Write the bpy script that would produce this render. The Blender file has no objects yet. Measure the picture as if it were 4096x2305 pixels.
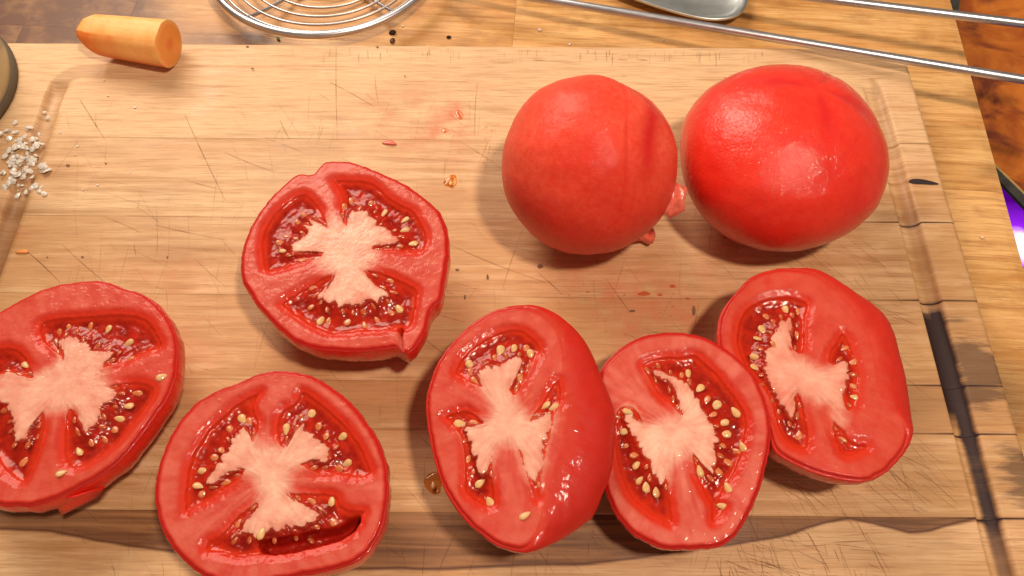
import bpy, math, random
import numpy as np
from mathutils import Vector

# ------------------------------------------------------------------ camera, light, exposure
SC = bpy.context.scene
COL = SC.collection
FPX, TILT, DIST, ZB = 3300.0, math.radians(29), 0.34, 0.020     # focal length in photo pixels, tilt from straight down, board height
CT, ST = math.cos(TILT), math.sin(TILT)
CAM = np.array([0.0, -DIST*ST, ZB + DIST*CT])
cd = bpy.data.cameras.new('camera'); co = bpy.data.objects.new('camera', cd); COL.objects.link(co)
co.location = CAM; co.rotation_euler = (TILT, 0, 0)
cd.sensor_width = 36; cd.lens = FPX/4096*36; cd.clip_start = 0.01; cd.clip_end = 20
SC.camera = co
W = bpy.data.worlds.new('World'); SC.world = W; W.use_nodes = True
W.node_tree.nodes['Background'].inputs[0].default_value = (1.0, 0.80, 0.60, 1)
W.node_tree.nodes['Background'].inputs[1].default_value = 0.22

def lamp(name, loc, target, size, power, color):
    l = bpy.data.lights.new(name, 'AREA'); l.shape = 'DISK'; l.size = size; l.energy = power; l.color = color
    o = bpy.data.objects.new(name, l); COL.objects.link(o); o.location = loc
    o.rotation_euler = (Vector(target)-Vector(loc)).to_track_quat('-Z', 'Y').to_euler()
lamp('ceiling_lamp', (0.24, -0.22, 0.90), (0.06, 0.03, 0), 0.08, 6.6, (1.0, 0.83, 0.64))
lamp('counter_lamp', (-0.36, 0.60, 0.64), (-0.03, 0.08, 0), 0.50, 7.6, (1.0, 0.86, 0.70))
SC.view_settings.view_transform = 'Standard'; SC.view_settings.look = 'None'
SC.view_settings.exposure = 0; SC.view_settings.gamma = 1

# ------------------------------------------------------------------ pixel rays of the photograph
def ray(x, y):
    dx = (x-2048)/FPX; dy = -(y-1152.5)/FPX
    return np.array([dx, dy*CT+ST, dy*ST-CT])
def at(x, y, z=ZB):
    r = ray(x, y); return CAM + r*((z-CAM[2])/r[2])
def at_plane(x, y, p0, n):
    r = ray(x, y); return CAM + r*(np.dot(p0-CAM, n)/np.dot(r, n))

# ------------------------------------------------------------------ helpers
R = random.Random(7)
def mesh(name, verts, faces, smooth=True):
    m = bpy.data.meshes.new(name)
    m.from_pydata([tuple(map(float, v)) for v in verts], [], [tuple(map(int, f)) for f in faces]); m.update()
    if smooth: m.polygons.foreach_set('use_smooth', [True]*len(m.polygons))
    return m
def attr(m, name, vals):
    a = m.attributes.new(name, 'FLOAT', 'POINT'); a.data.foreach_set('value', np.asarray(vals, dtype=np.float32))
def link(name, m, mat, parent=None, loc=(0, 0, 0)):
    o = bpy.data.objects.new(name, m); COL.objects.link(o); o.location = loc
    if mat and not m.materials: m.materials.append(mat)
    if parent: o.parent = parent
    return o
def empty(name, loc, label, cat, group=None):
    o = bpy.data.objects.new(name, None); COL.objects.link(o); o.location = loc; o.empty_display_size = 0.01
    return tag(o, label, cat, group)
def tag(o, label, cat, group=None):
    o['label'] = label; o['category'] = cat
    if group: o['group'] = group
    return o
def hsh(ix, iy, s):
    n = (ix*374761393 + iy*668265263 + s*2147483647) & 0xffffffff
    n = ((n ^ (n >> 13))*1274126177) & 0xffffffff
    return ((n ^ (n >> 16)) & 0xffff)/65535.0
def vn(x, y, s=0):
    x = np.asarray(x, float); y = np.asarray(y, float)
    ix = np.floor(x).astype(np.int64); iy = np.floor(y).astype(np.int64); fx = x-ix; fy = y-iy
    fx = fx*fx*(3-2*fx); fy = fy*fy*(3-2*fy)
    a = hsh(ix, iy, s); b = hsh(ix+1, iy, s); c = hsh(ix, iy+1, s); d = hsh(ix+1, iy+1, s)
    return (a*(1-fx)+b*fx)*(1-fy)+(c*(1-fx)+d*fx)*fy
def fb(x, y, s=0, o=3):
    r = 0; a = .5
    for k in range(o): r = r + a*(vn(x*2**k, y*2**k, s+k*17)-.5); a *= .5
    return r*2
def sst(a, b, x):
    t = np.clip((x-a)/(b-a), 0, 1); return t*t*(3-2*t)
def chaikin(P, n=2):
    P = np.asarray(P, float)
    for _ in range(n):
        Q = np.roll(P, -1, 0); P = np.stack([.75*P+.25*Q, .25*P+.75*Q], 1).reshape(-1, 2)
    return P
def sdf(P, x, y):                              # positive inside
    a = P; b = np.roll(P, -1, 0)
    d = np.full(x.shape, 1e9); ins = np.zeros(x.shape, bool)
    for (ax, ay), (bx, by) in zip(a, b):
        ex, ey = bx-ax, by-ay; L = ex*ex+ey*ey+1e-18
        t = np.clip(((x-ax)*ex+(y-ay)*ey)/L, 0, 1)
        d = np.minimum(d, (x-ax-t*ex)**2+(y-ay-t*ey)**2)
        if by != ay: ins ^= ((ay > y) != (by > y)) & (x < ex*(y-ay)/(by-ay)+ax)
    return np.sqrt(d)*np.where(ins, 1, -1)
def tube(path, r, seg=12, closed=False):
    P = np.asarray(path, float); n = len(P); V = []; Fc = []
    rr = np.full(n, r) if np.isscalar(r) else np.asarray(r)
    for i in range(n):
        t = (P[(i+1) % n]-P[i-1]) if closed else (P[min(i+1, n-1)]-P[max(i-1, 0)])
        t = t/np.linalg.norm(t); u = np.cross(t, [0, 0, 1.0]); u /= np.linalg.norm(u)+1e-12; w = np.cross(u, t)
        for k in range(seg):
            a = 2*math.pi*k/seg; V.append(P[i]+rr[i]*(math.cos(a)*u+math.sin(a)*w))
    for i in range(n if closed else n-1):
        for k in range(seg):
            j = (i+1) % n
            Fc.append((i*seg+k, i*seg+(k+1) % seg, j*seg+(k+1) % seg, j*seg+k))
    if not closed: Fc += [tuple(range(seg))[::-1], tuple(range((n-1)*seg, n*seg))]
    return V, Fc

# ------------------------------------------------------------------ materials
class NT:
    def __init__(s, name):
        s.m = bpy.data.materials.new(name); s.m.use_nodes = True
        s.t = s.m.node_tree; s.b = s.t.nodes['Principled BSDF']
    def n(s, ty, **kw):
        nd = s.t.nodes.new(ty)
        for k, v in kw.items(): setattr(nd, k, v)
        return nd
    def put(s, sock, v):
        if isinstance(v, bpy.types.NodeSocket): s.t.links.new(v, sock)
        else: sock.default_value = v
    def P(s, **kw):
        for k, v in kw.items(): s.put(s.b.inputs[k.replace('_', ' ')], v)
    def math(s, op, a, b=0.0, clamp=False):
        nd = s.n('ShaderNodeMath', operation=op, use_clamp=clamp); s.put(nd.inputs[0], a); s.put(nd.inputs[1], b); return nd.outputs[0]
    def mix(s, f, a, b, blend='MIX'):
        nd = s.n('ShaderNodeMix', data_type='RGBA', blend_type=blend)
        s.put(nd.inputs[0], f); s.put(nd.inputs[6], a); s.put(nd.inputs[7], b); return nd.outputs[2]
    def attr(s, name, ty='GEOMETRY'):
        return s.n('ShaderNodeAttribute', attribute_name=name, attribute_type=ty).outputs['Fac']
    def coord(s): return s.n('ShaderNodeTexCoord').outputs['Object']
    def mp(s, v, scale=(1, 1, 1), loc=(0, 0, 0), rot=(0, 0, 0)):
        nd = s.n('ShaderNodeMapping'); s.put(nd.inputs[0], v); s.put(nd.inputs['Scale'], scale); s.put(nd.inputs['Location'], loc); nd.inputs['Rotation'].default_value = rot
        return nd.outputs[0]
    def noise(s, v, scale, detail=3, rough=.55, dist=0):
        nd = s.n('ShaderNodeTexNoise'); s.put(nd.inputs['Vector'], v)
        nd.inputs['Scale'].default_value = scale; nd.inputs['Detail'].default_value = detail
        nd.inputs['Roughness'].default_value = rough; nd.inputs['Distortion'].default_value = dist
        return nd.outputs[0]
    def rng(s, v, a, b, c=0.0, d=1.0):
        nd = s.n('ShaderNodeMapRange'); s.put(nd.inputs[0], v)
        for i, q in zip((1, 2, 3, 4), (a, b, c, d)): nd.inputs[i].default_value = q
        return nd.outputs[0]
    def bump(s, h, strength, dist, coat=False):
        nd = s.n('ShaderNodeBump'); s.put(nd.inputs['Height'], h); nd.inputs['Strength'].default_value = strength; nd.inputs['Distance'].default_value = dist
        s.t.links.new(nd.outputs[0], s.b.inputs['Coat Normal' if coat else 'Normal'])
def c4(r, g, b): return (r, g, b, 1)

def mat_wood(name, light, mid, dark, rough):
    q = NT(name); v0 = q.coord()
    tone = q.attr('tone', 'OBJECT'); sh = q.attr('shift', 'OBJECT')
    off = q.n('ShaderNodeCombineXYZ'); q.put(off.inputs[0], sh); q.put(off.inputs[1], q.math('MULTIPLY', sh, .37)); q.put(off.inputs[2], sh)
    va = q.n('ShaderNodeVectorMath', operation='ADD'); q.put(va.inputs[0], v0); q.put(va.inputs[1], off.outputs[0]); v = va.outputs[0]
    broad = q.noise(q.mp(v, (4, 32, 8)), 1.6, 3, .55, .6)
    figure = q.noise(q.mp(v, (9, 130, 20)), 1.3, 4, .6, 1.2)
    fibre = q.noise(q.mp(v, (60, 1500, 200)), 1.0, 3, .6)
    wv = q.n('ShaderNodeTexWave', bands_direction='Y'); q.put(wv.inputs['Vector'], q.mp(v, (3.2, 26, 6)))
    wv.inputs['Scale'].default_value = 2.2; wv.inputs['Distortion'].default_value = 7; wv.inputs['Detail'].default_value = 3; wv.inputs['Detail Scale'].default_value = .7
    blot = q.noise(v, 28, 4, .6)
    f = q.math('ADD', q.math('MULTIPLY', broad, .55), q.math('MULTIPLY', figure, .45))
    f = q.math('ADD', f, q.math('MULTIPLY', q.math('SUBTRACT', wv.outputs[1], .5), .10))
    f = q.math('ADD', f, q.math('MULTIPLY', q.math('SUBTRACT', blot, .5), .85))
    f = q.rng(q.math('ADD', f, tone), .35, .67)
    c = q.mix(f, light, mid)
    hue = q.noise(q.mp(v, (7, 22, 8)), 2.0, 3)
    c = q.mix(q.rng(hue, .42, .66, 0, .5), c, q.mix(1.0, c, c4(1.0, .86, .82), 'MULTIPLY'))
    c = q.mix(q.rng(fibre, .47, .72, 0, .55), c, dark)
    c = q.mix(q.rng(figure, .54, .76, 0, .40), c, dark)
    c = q.mix(q.rng(q.noise(q.mp(v, (25, 420, 60)), 1.1, 3, .6), .53, .72, 0, .42), c, dark)
    pores = q.noise(q.mp(v, (140, 900, 200)), 1.0, 2, .5)
    c = q.mix(q.rng(pores, .66, .74, 0, .35), c, dark)
    return q, v, v0, c, fibre, blot, rough

def board_wood():
    q, v, v0, c, fibre, blot, rough = mat_wood('board_wood', c4(.70, .46, .258), c4(.52, .29, .130), c4(.31, .142, .052), .5)
    # dark heartwood streak with its own wavy border
    nz = q.noise(q.mp(v, (14, 60, 20)), 1.5, 3)
    h = q.math('ADD', q.attr('heart'), q.math('MULTIPLY', q.math('SUBTRACT', nz, .5), 3.0))
    hv = q.rng(q.noise(q.mp(v, (10, 240, 20)), 1.2, 4, .6, .8), .35, .68)
    heart = q.mix(hv, c4(.10, .032, .013), c4(.36, .165, .066))
    c = q.mix(q.rng(h, -1.0, 1.2, 0, .92), c, heart)
    edge = q.math('SUBTRACT', 1.0, q.rng(q.math('ABSOLUTE', q.math('SUBTRACT', h, .3)), 0, 1.0), True)
    c = q.mix(q.math('MULTIPLY', edge, q.attr('hasheart')), c, c4(.10, .03, .012))
    # old tomato and juice staining
    pk = q.math('MULTIPLY', q.attr('pink'), q.rng(q.noise(v, 90, 4, .65), .35, .70))
    c = q.mix(q.math('MULTIPLY', pk, .75), c, c4(.56, .15, .07))
    br = q.attr('brown')
    c = q.mix(q.math('MULTIPLY', br, .8), c, c4(.21, .085, .03))
    # grime and char
    g = q.attr('grime'); gn = q.noise(q.mp(v, (45, 330, 40)), 1.0, 5, .7)
    gm = q.rng(q.math('ADD', g, q.math('MULTIPLY', q.math('SUBTRACT', gn, .5), 2.6)), .45, .95)
    c = q.mix(q.math('MULTIPLY', gm, q.rng(g, .05, .6, 0, .75)), c, c4(.09, .045, .028))
    chn = q.math('ADD', q.attr('char'), q.math('MULTIPLY', q.math('SUBTRACT', gn, .5), .5))
    c = q.mix(q.math('MULTIPLY', q.rng(chn, .15, .75), q.rng(q.attr('char'), .02, .2)), c, c4(.028, .011, .012))
    wet = q.rng(blot, .45, .68)
    q.P(Base_Color=c, Roughness=q.rng(wet, 0, 1, .62, .42), Specular_IOR_Level=.38)
    q.bump(q.math('ADD', fibre, q.math('MULTIPLY', blot, .4)), .35, .0003)
    return q.m
def table_wood():
    q, v, v0, c, fibre, blot, rough = mat_wood('table_wood', c4(.76, .46, .19), c4(.57, .285, .085), c4(.30, .11, .028), .45)
    dirt = q.rng(q.noise(q.mp(v, (30, 60, 30)), 1.0, 5, .65), .55, .72)
    c = q.mix(q.math('MULTIPLY', dirt, .5), c, c4(.20, .075, .018))
    dk = q.math('MULTIPLY', q.attr('dark'), q.rng(q.noise(v, 60, 4, .6), .2, .55, .55, 1))
    c = q.mix(dk, c, c4(.115, .036, .010))
    q.P(Base_Color=c, Roughness=.42, Specular_IOR_Level=.45); q.bump(fibre, .3, .0003)
    return q.m

def flesh_mat():
    q = NT('tomato_flesh'); v = q.coord()
    n1 = q.noise(v, 150, 4, .6); n2 = q.noise(v, 900, 3, .6); n3 = q.noise(v, 2600, 2, .6)
    core = q.math('ADD', q.attr('core'), q.math('MULTIPLY', q.math('SUBTRACT', n1, .5), .30))
    c = q.mix(q.rng(n1, .35, .68), c4(.47, .020, .010), c4(.57, .058, .034))
    c = q.mix(q.rng(q.noise(v, 70, 3, .6), .45, .68, 0, .75), c, c4(.47, .034, .008))
    red = q.attr('redden', 'OBJECT')
    pf = q.math('MULTIPLY', q.math('MULTIPLY', q.attr('pale'), q.rng(n1, .25, .75, .45, 1)), q.rng(q.attr('fib'), .15, .85, .45, 1.15))
    pf = q.math('MULTIPLY', pf, q.math('SUBTRACT', 1.0, q.math('MULTIPLY', red, .75)))
    c = q.mix(pf, c, c4(.62, .150, .108))
    wall = q.math('ADD', q.attr('wall'), q.math('MULTIPLY', q.math('SUBTRACT', n1, .5), .5))
    c = q.mix(q.rng(wall, .25, .95, 0, .95), c, c4(.56, .020, .004))
    rim = q.math('ADD', q.attr('rim'), q.math('MULTIPLY', q.math('SUBTRACT', n1, .5), .6))
    c = q.mix(q.rng(rim, .30, .95, 0, .9), c, c4(.46, .008, .006))
    c = q.mix(q.rng(core, .10, .92), c, q.mix(q.math('ADD', q.math('MULTIPLY', q.rng(n1, .3, .7), .7), q.math('MULTIPLY', q.rng(q.attr('fib'), .1, .9), .30)), c4(.64, .22, .155), c4(.80, .50, .375)))
    c = q.mix(q.math('MULTIPLY', red, .30), c, c4(.55, .040, .016))
    q.P(Base_Color=c, Roughness=q.rng(n2, .3, .7, .45, .60), Subsurface_Weight=.22, Subsurface_Radius=(1.0, .22, .12), Subsurface_Scale=.003, Specular_IOR_Level=.18, Coat_Weight=.22, Coat_Roughness=.05)
    q.bump(q.math('ADD', q.math('MULTIPLY', n2, .55), q.math('ADD', q.math('MULTIPLY', n3, .25), n1)), .35, .00035)
    q.bump(q.math('ADD', q.noise(v, 420, 2, .5), q.math('MULTIPLY', n2, .3)), 1.0, .00022, True)
    return q.m
def side_mat():
    q = NT('peeled_tomato'); v = q.coord()
    pale = q.attr('pale', 'OBJECT')
    n1 = q.noise(v, 42, 4, .55, .6); n2 = q.noise(v, 420, 3, .6); n3 = q.noise(v, 1500, 3, .6); big = q.noise(v, 18, 2, .5)
    st = q.noise(q.mp(v, (110, 110, 14)), 1.6, 4, .6, .8)
    c = q.mix(q.rng(n1, .32, .68), c4(.68, .005, .002), c4(.78, .014, .004))
    c = q.mix(q.rng(st, .45, .72, 0, .55), c, c4(.80, .032, .009))
    veil = q.math('MULTIPLY', pale, q.rng(big, .30, .62, .35, 1))
    c = q.mix(veil, c, q.mix(q.rng(n2, .3, .7), c4(.76, .070, .034), c4(.82, .130, .070)))
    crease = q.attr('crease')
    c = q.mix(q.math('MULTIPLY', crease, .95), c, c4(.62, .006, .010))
    c = q.mix(q.rng(n3, .62, .80, 0, .10), c, c4(.9, .4, .26))
    q.P(Base_Color=c, Roughness=q.math('ADD', q.rng(n2, .25, .75, .38, .52), q.math('MULTIPLY', pale, .10)), Subsurface_Weight=.20, Subsurface_Radius=(1.0, .15, .08), Subsurface_Scale=.004, Specular_IOR_Level=.2, Coat_Weight=q.math('SUBTRACT', .95, q.math('MULTIPLY', pale, .70)), Coat_Roughness=.06)
    q.bump(q.math('ADD', q.math('MULTIPLY', n2, .35), q.math('ADD', q.math('MULTIPLY', n3, .75), q.math('MULTIPLY', st, .6))), .5, .0005)
    q.bump(q.math('ADD', q.noise(v, 850, 3, .6), q.math('MULTIPLY', n2, .6)), 1.0, .00034, True)
    return q.m
def gel_mat():
    q = NT('tomato_gel'); v = q.coord()
    n1 = q.noise(v, 240, 2, .5, .5); n2 = q.noise(v, 520, 2, .5)
    c = q.mix(q.rng(n1, .30, .72), c4(.21, .005, .002), c4(.44, .017, .005))
    c = q.mix(q.rng(n2, .60, .8, 0, .2), c, c4(.50, .06, .025))
    c = q.mix(q.math('MULTIPLY', q.attr('wall'), .75), c, c4(.64, .034, .008))
    c = q.mix(q.rng(q.attr('core'), .45, .85, 0, .6), c, c4(.58, .15, .075))
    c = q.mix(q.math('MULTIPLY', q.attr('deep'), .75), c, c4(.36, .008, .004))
    q.P(Base_Color=c, Roughness=.22, Subsurface_Weight=.10, Subsurface_Radius=(1, .15, .08), Subsurface_Scale=.003, Specular_IOR_Level=.22, Coat_Weight=.08, Coat_Roughness=.05)
    q.bump(q.math('ADD', n1, q.math('MULTIPLY', n2, .25)), .25, .0005)
    return q.m
def plain(name, col, rough=.5, var=.0, scale=300, metal=0, spec=.5, coat=0, sss=0, bump=0):
    q = NT(name); v = q.coord(); n = q.noise(v, scale, 3)
    d = tuple(x*(1-var) for x in col[:3]); u = tuple(min(1, x*(1+var)) for x in col[:3])
    q.P(Base_Color=q.mix(q.rng(n, .3, .7), c4(*d), c4(*u)), Roughness=rough, Metallic=metal, Specular_IOR_Level=spec, Coat_Weight=coat)
    if sss: q.P(Subsurface_Weight=sss, Subsurface_Radius=(1, .5, .3), Subsurface_Scale=.002)
    if bump: q.bump(n, bump, .0006)
    return q.m
def metal_mat(name, col, rough):
    q = NT(name); v = q.coord(); n = q.noise(q.mp(v, (30, 900, 900)), 1, 3); n2 = q.noise(v, 70, 4)
    q.P(Base_Color=q.mix(q.rng(n2, .35, .7), c4(*col), c4(*[x*.75 for x in col])), Metallic=1, Roughness=q.math('ADD', rough, q.math('MULTIPLY', n, .12)))
    return q.m
def cut_mat():
    q = NT('knife_cut'); n = q.noise(q.coord(), 130, 3)
    tr = q.n('ShaderNodeBsdfTransparent'); mx = q.n('ShaderNodeMixShader')
    q.P(Base_Color=c4(.20, .085, .032), Roughness=.8)
    q.put(mx.inputs[0], q.math('MULTIPLY', q.attr('strength'), q.rng(n, .35, .65, .35, 1))); q.t.links.new(tr.outputs[0], mx.inputs[1]); q.t.links.new(q.b.outputs[0], mx.inputs[2])
    q.t.links.new(mx.outputs[0], q.t.nodes['Material Output'].inputs[0])
    return q.m
def juice_mat(name, col, alpha):
    q = NT(name); n = q.noise(q.coord(), 350, 3)
    tr = q.n('ShaderNodeBsdfTransparent'); tr.inputs[0].default_value = col; gl = q.n('ShaderNodeBsdfGlossy'); gl.inputs['Roughness'].default_value = .06
    mx = q.n('ShaderNodeMixShader')
    q.put(mx.inputs[0], .045); q.t.links.new(tr.outputs[0], mx.inputs[1]); q.t.links.new(gl.outputs[0], mx.inputs[2])
    q.t.links.new(mx.outputs[0], q.t.nodes['Material Output'].inputs[0])
    return q.m

M_BOARD, M_TABLE, M_FLESH, M_SIDE, M_GEL = board_wood(), table_wood(), flesh_mat(), side_mat(), gel_mat()
M_SEED = plain('seed_cream', (.64, .36, .14), .34, .35, 700, coat=.4, sss=.2, bump=.2)
M_SEEDG = plain('seed_in_gel', (.58, .16, .045), .25, .25, 600, coat=.8, sss=.3, bump=.2)
M_STEEL = metal_mat('brushed_steel', (.62, .62, .68), .30)
M_WIRE = metal_mat('wire_steel', (.55, .50, .50), .33)
M_SPOON = metal_mat('spoon_steel', (.72, .76, .78), .34)
M_CUT = cut_mat()
M_KNOT = plain('knot_dark', (.022, .010, .012), .7, .3); M_PIT = plain('pit_brown', (.17, .075, .035), .7, .3)
M_FLAP = plain('torn_flesh', (.78, .155, .10), .30, .22, 500, coat=.4, sss=.4, bump=.3)
M_SALT = plain('salt', (.72, .66, .60), .35, .06, 900, coat=.3, sss=.3)
M_JUICE = juice_mat('juice_amber', (.97, .80, .55, 1), .5)
M_DROP = juice_mat('juice_clear', (.98, .93, .88, 1), .5)

# ------------------------------------------------------------------ floor, table
RB = math.radians(-0.55)                        # the board lies half a degree askew, the table edge runs 3.7 degrees askew
fl = link('floor', mesh('floor', [(-1.5, -1.5, -.75), (1.5, -1.5, -.75), (1.5, 1.5, -.75), (-1.5, 1.5, -.75)], [(0, 1, 2, 3)]), plain('floor_brown', (.05, .03, .02), .6, .3, 6)); fl['kind'] = 'structure'

RT = math.radians(-3.7)
table = empty('table', (0.2335, 0.10, 0), 'honey brown wooden work table built of glued staves under the cutting board', 'table')
table.rotation_euler = (0, 0, RT)
darkspots = [(at(90, 60, 0), .045, .9), (at(330, 30, 0), .030, .7), (at(600, 130, 0), .020, .5), (at(560, 20, 0), .016, .5), (at(60, 150, 0), .03, .6), (at(960, 165, 0), .007, 1), (at(800, 160, 0), .012, .6), (at(1020, 168, 0), .006, .8), (at(3960, 690, 0), .004, .6), (at(2540, 160, 0), .012, .25), (at(4040, 1600, 0), .02, .6)]
def stave(x0, x1, y0, y1, tone, shift):
    g = .00005; nx = max(2, int((x1-x0)/.004)); ny = 10; b = .0009
    xs = np.linspace(x0+g, x1-g, nx); ys = np.linspace(y0+g, y1-g, ny)
    V = []; dk = []
    for y in ys:
        for x in xs:
            z = 0.0
            if x1 > -.001: z -= max(0, x-(x1-.004))**2*40
            V.append((x, y, z))
    for (x, y, z) in V:
        wx = .2335+x*math.cos(RT)-y*math.sin(RT); wy = .10+x*math.sin(RT)+y*math.cos(RT)
        dk.append(min(1, sum(a*math.exp(-((wx-p[0])**2*(1 if r > .01 else .25)+(wy-p[1])**2)/(r*r)) for p, r, a in darkspots)))
    Fc = [(j*nx+i, j*nx+i+1, (j+1)*nx+i+1, (j+1)*nx+i) for j in range(ny-1) for i in range(nx-1)]
    loop = list(range(nx))+[j*nx+nx-1 for j in range(1, ny)]+list(range(ny*nx-2, (ny-1)*nx-1, -1))+[j*nx for j in range(ny-2, 0, -1)]
    n0 = len(V)
    for k in loop: V.append((V[k][0], V[k][1], -.035)); dk.append(dk[k])
    L = len(loop)
    Fc += [(loop[k], n0+k, n0+(k+1) % L, loop[(k+1) % L]) for k in range(L)]
    m = mesh('stave', V, Fc, False); attr(m, 'dark', dk)
    o = link('stave', m, M_TABLE, table); o['tone'] = tone; o['shift'] = shift
ty = .0385
for r in range(-8, 5):
    y0 = -.0375+r*ty
    xj = [-.62, -.62+.12+R.random()*.1]
    while xj[-1] < -.16: xj.append(xj[-1]+.16+R.random()*.12)
    if r >= 2: xj = [-.62, -.47+R.random()*.05, -.2335 - .003, 0] if r in (2, 3) else [-.62, -.4, -.1, 0]
    else: xj = xj[:-1]+[0]
    for a, b in zip(xj[:-1], xj[1:]):
        stave(a, b, y0, y0+ty, R.uniform(-.10, .12) + (.05 if b < -.2 else 0), R.uniform(0, 9))

# ------------------------------------------------------------------ cutting board of glued planks with a juice groove
board = empty('cutting_board', (0, 0, 0), 'pale maple cutting board with juice groove, knife scars and dark stains under the tomatoes', 'cutting board')
board.rotation_euler = (0, 0, RB)
cb, sb = math.cos(-RB), math.sin(-RB)
def tob(p): return np.array([p[0]*cb-p[1]*sb, p[0]*sb+p[1]*cb])        # world to board coordinates
def bpx(x, y): return tob(at(x, y, ZB))
BX0, BX1, BY0, BY1, BCR = -.262, .1913, -.168, .1372, .013
GX0, GX1, GY0, GY1, GW, GD = -.2175, .1712, -.147, .1175, .0046, .0036
def rrect(x, y, x0, x1, y0, y1, r):
    qx = np.abs(x-(x0+x1)/2)-((x1-x0)/2-r); qy = np.abs(y-(y0+y1)/2)-((y1-y0)/2-r)
    return np.hypot(np.maximum(qx, 0), np.maximum(qy, 0))+np.minimum(np.maximum(qx, qy), 0)-r
HC = np.array([bpx(*p) for p in [(-400, 2110), (0, 2115), (200, 2125), (400, 2168), (650, 2205), (1000, 2245), (1400, 2277), (1700, 2280), (2000, 2272), (2300, 2262), (2600, 2228), (2900, 2185), (3150, 2140), (3300, 2092), (3400, 2076), (3480, 2090), (3560, 2110), (3640, 2130), (3720, 2125), (3800, 2098), (3900, 2082), (4096, 2079), (4300, 2079)]])
pinks = [((1600, 450), .020, .42), ((1850, 420), .022, .45), ((1750, 560), .016, .5), ((1830, 460), .006, .9), ((1780, 530), .006, .8), ((1450, 500), .02, .25), ((2400, 1200), .02, .55), ((2700, 1200), .022, .6), ((2560, 1170), .004, 1.0), ((2780, 1260), .007, .9), ((2900, 950), .012, .6), ((2300, 1080), .018, .4), ((1850, 1250), .018, .35), ((700, 1120), .02, .3), ((1200, 1400), .03, .25), ((1640, 1650), .02, .35), ((3300, 1000), .015, .3), ((2540, 1330), .01, .6), ((80, 930), .006, .5), ((750, 1400), .012, .3)]
pinks = [(bpx(*p), r, a) for p, r, a in pinks]
grimes = [((3850, 1290), .007, .42), ((3900, 1420), .010, .62), ((3930, 1480), .010, .70), ((3850, 1420), .006, .5), ((3960, 1560), .010, .72), ((3860, 1590), .008, .5), ((4085, 1850), .010, .75), ((4110, 1960), .012, .75), ((3880, 1060), .004, .5), ((3690, 590), .006, .42), ((3740, 470), .006, .42), ((3860, 920), .003, .6), ((3560, 1600), .01, .3), ((3745, 1270), .006, .5)]
grimes = [(bpx(*p), r, a) for p, r, a in grimes]
browns = [((3650, 850), .014, .004, .55), ((3560, 870), .010, .003, .5), ((700, 1010), .03, .006, .35), ((60, 830), .02, .003, .45), ((3650, 1600), .03, .009, .6), ((1720, 1380), .02, .012, .3), ((200, 700), .01, .004, .3), ((650, 360), .03, .003, .25), ((1200, 700), .03, .008, .2), ((1750, 2130), .07, .006, .2)]
browns = [(bpx(*p), a, b, s) for p, a, b, s in browns]
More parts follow.
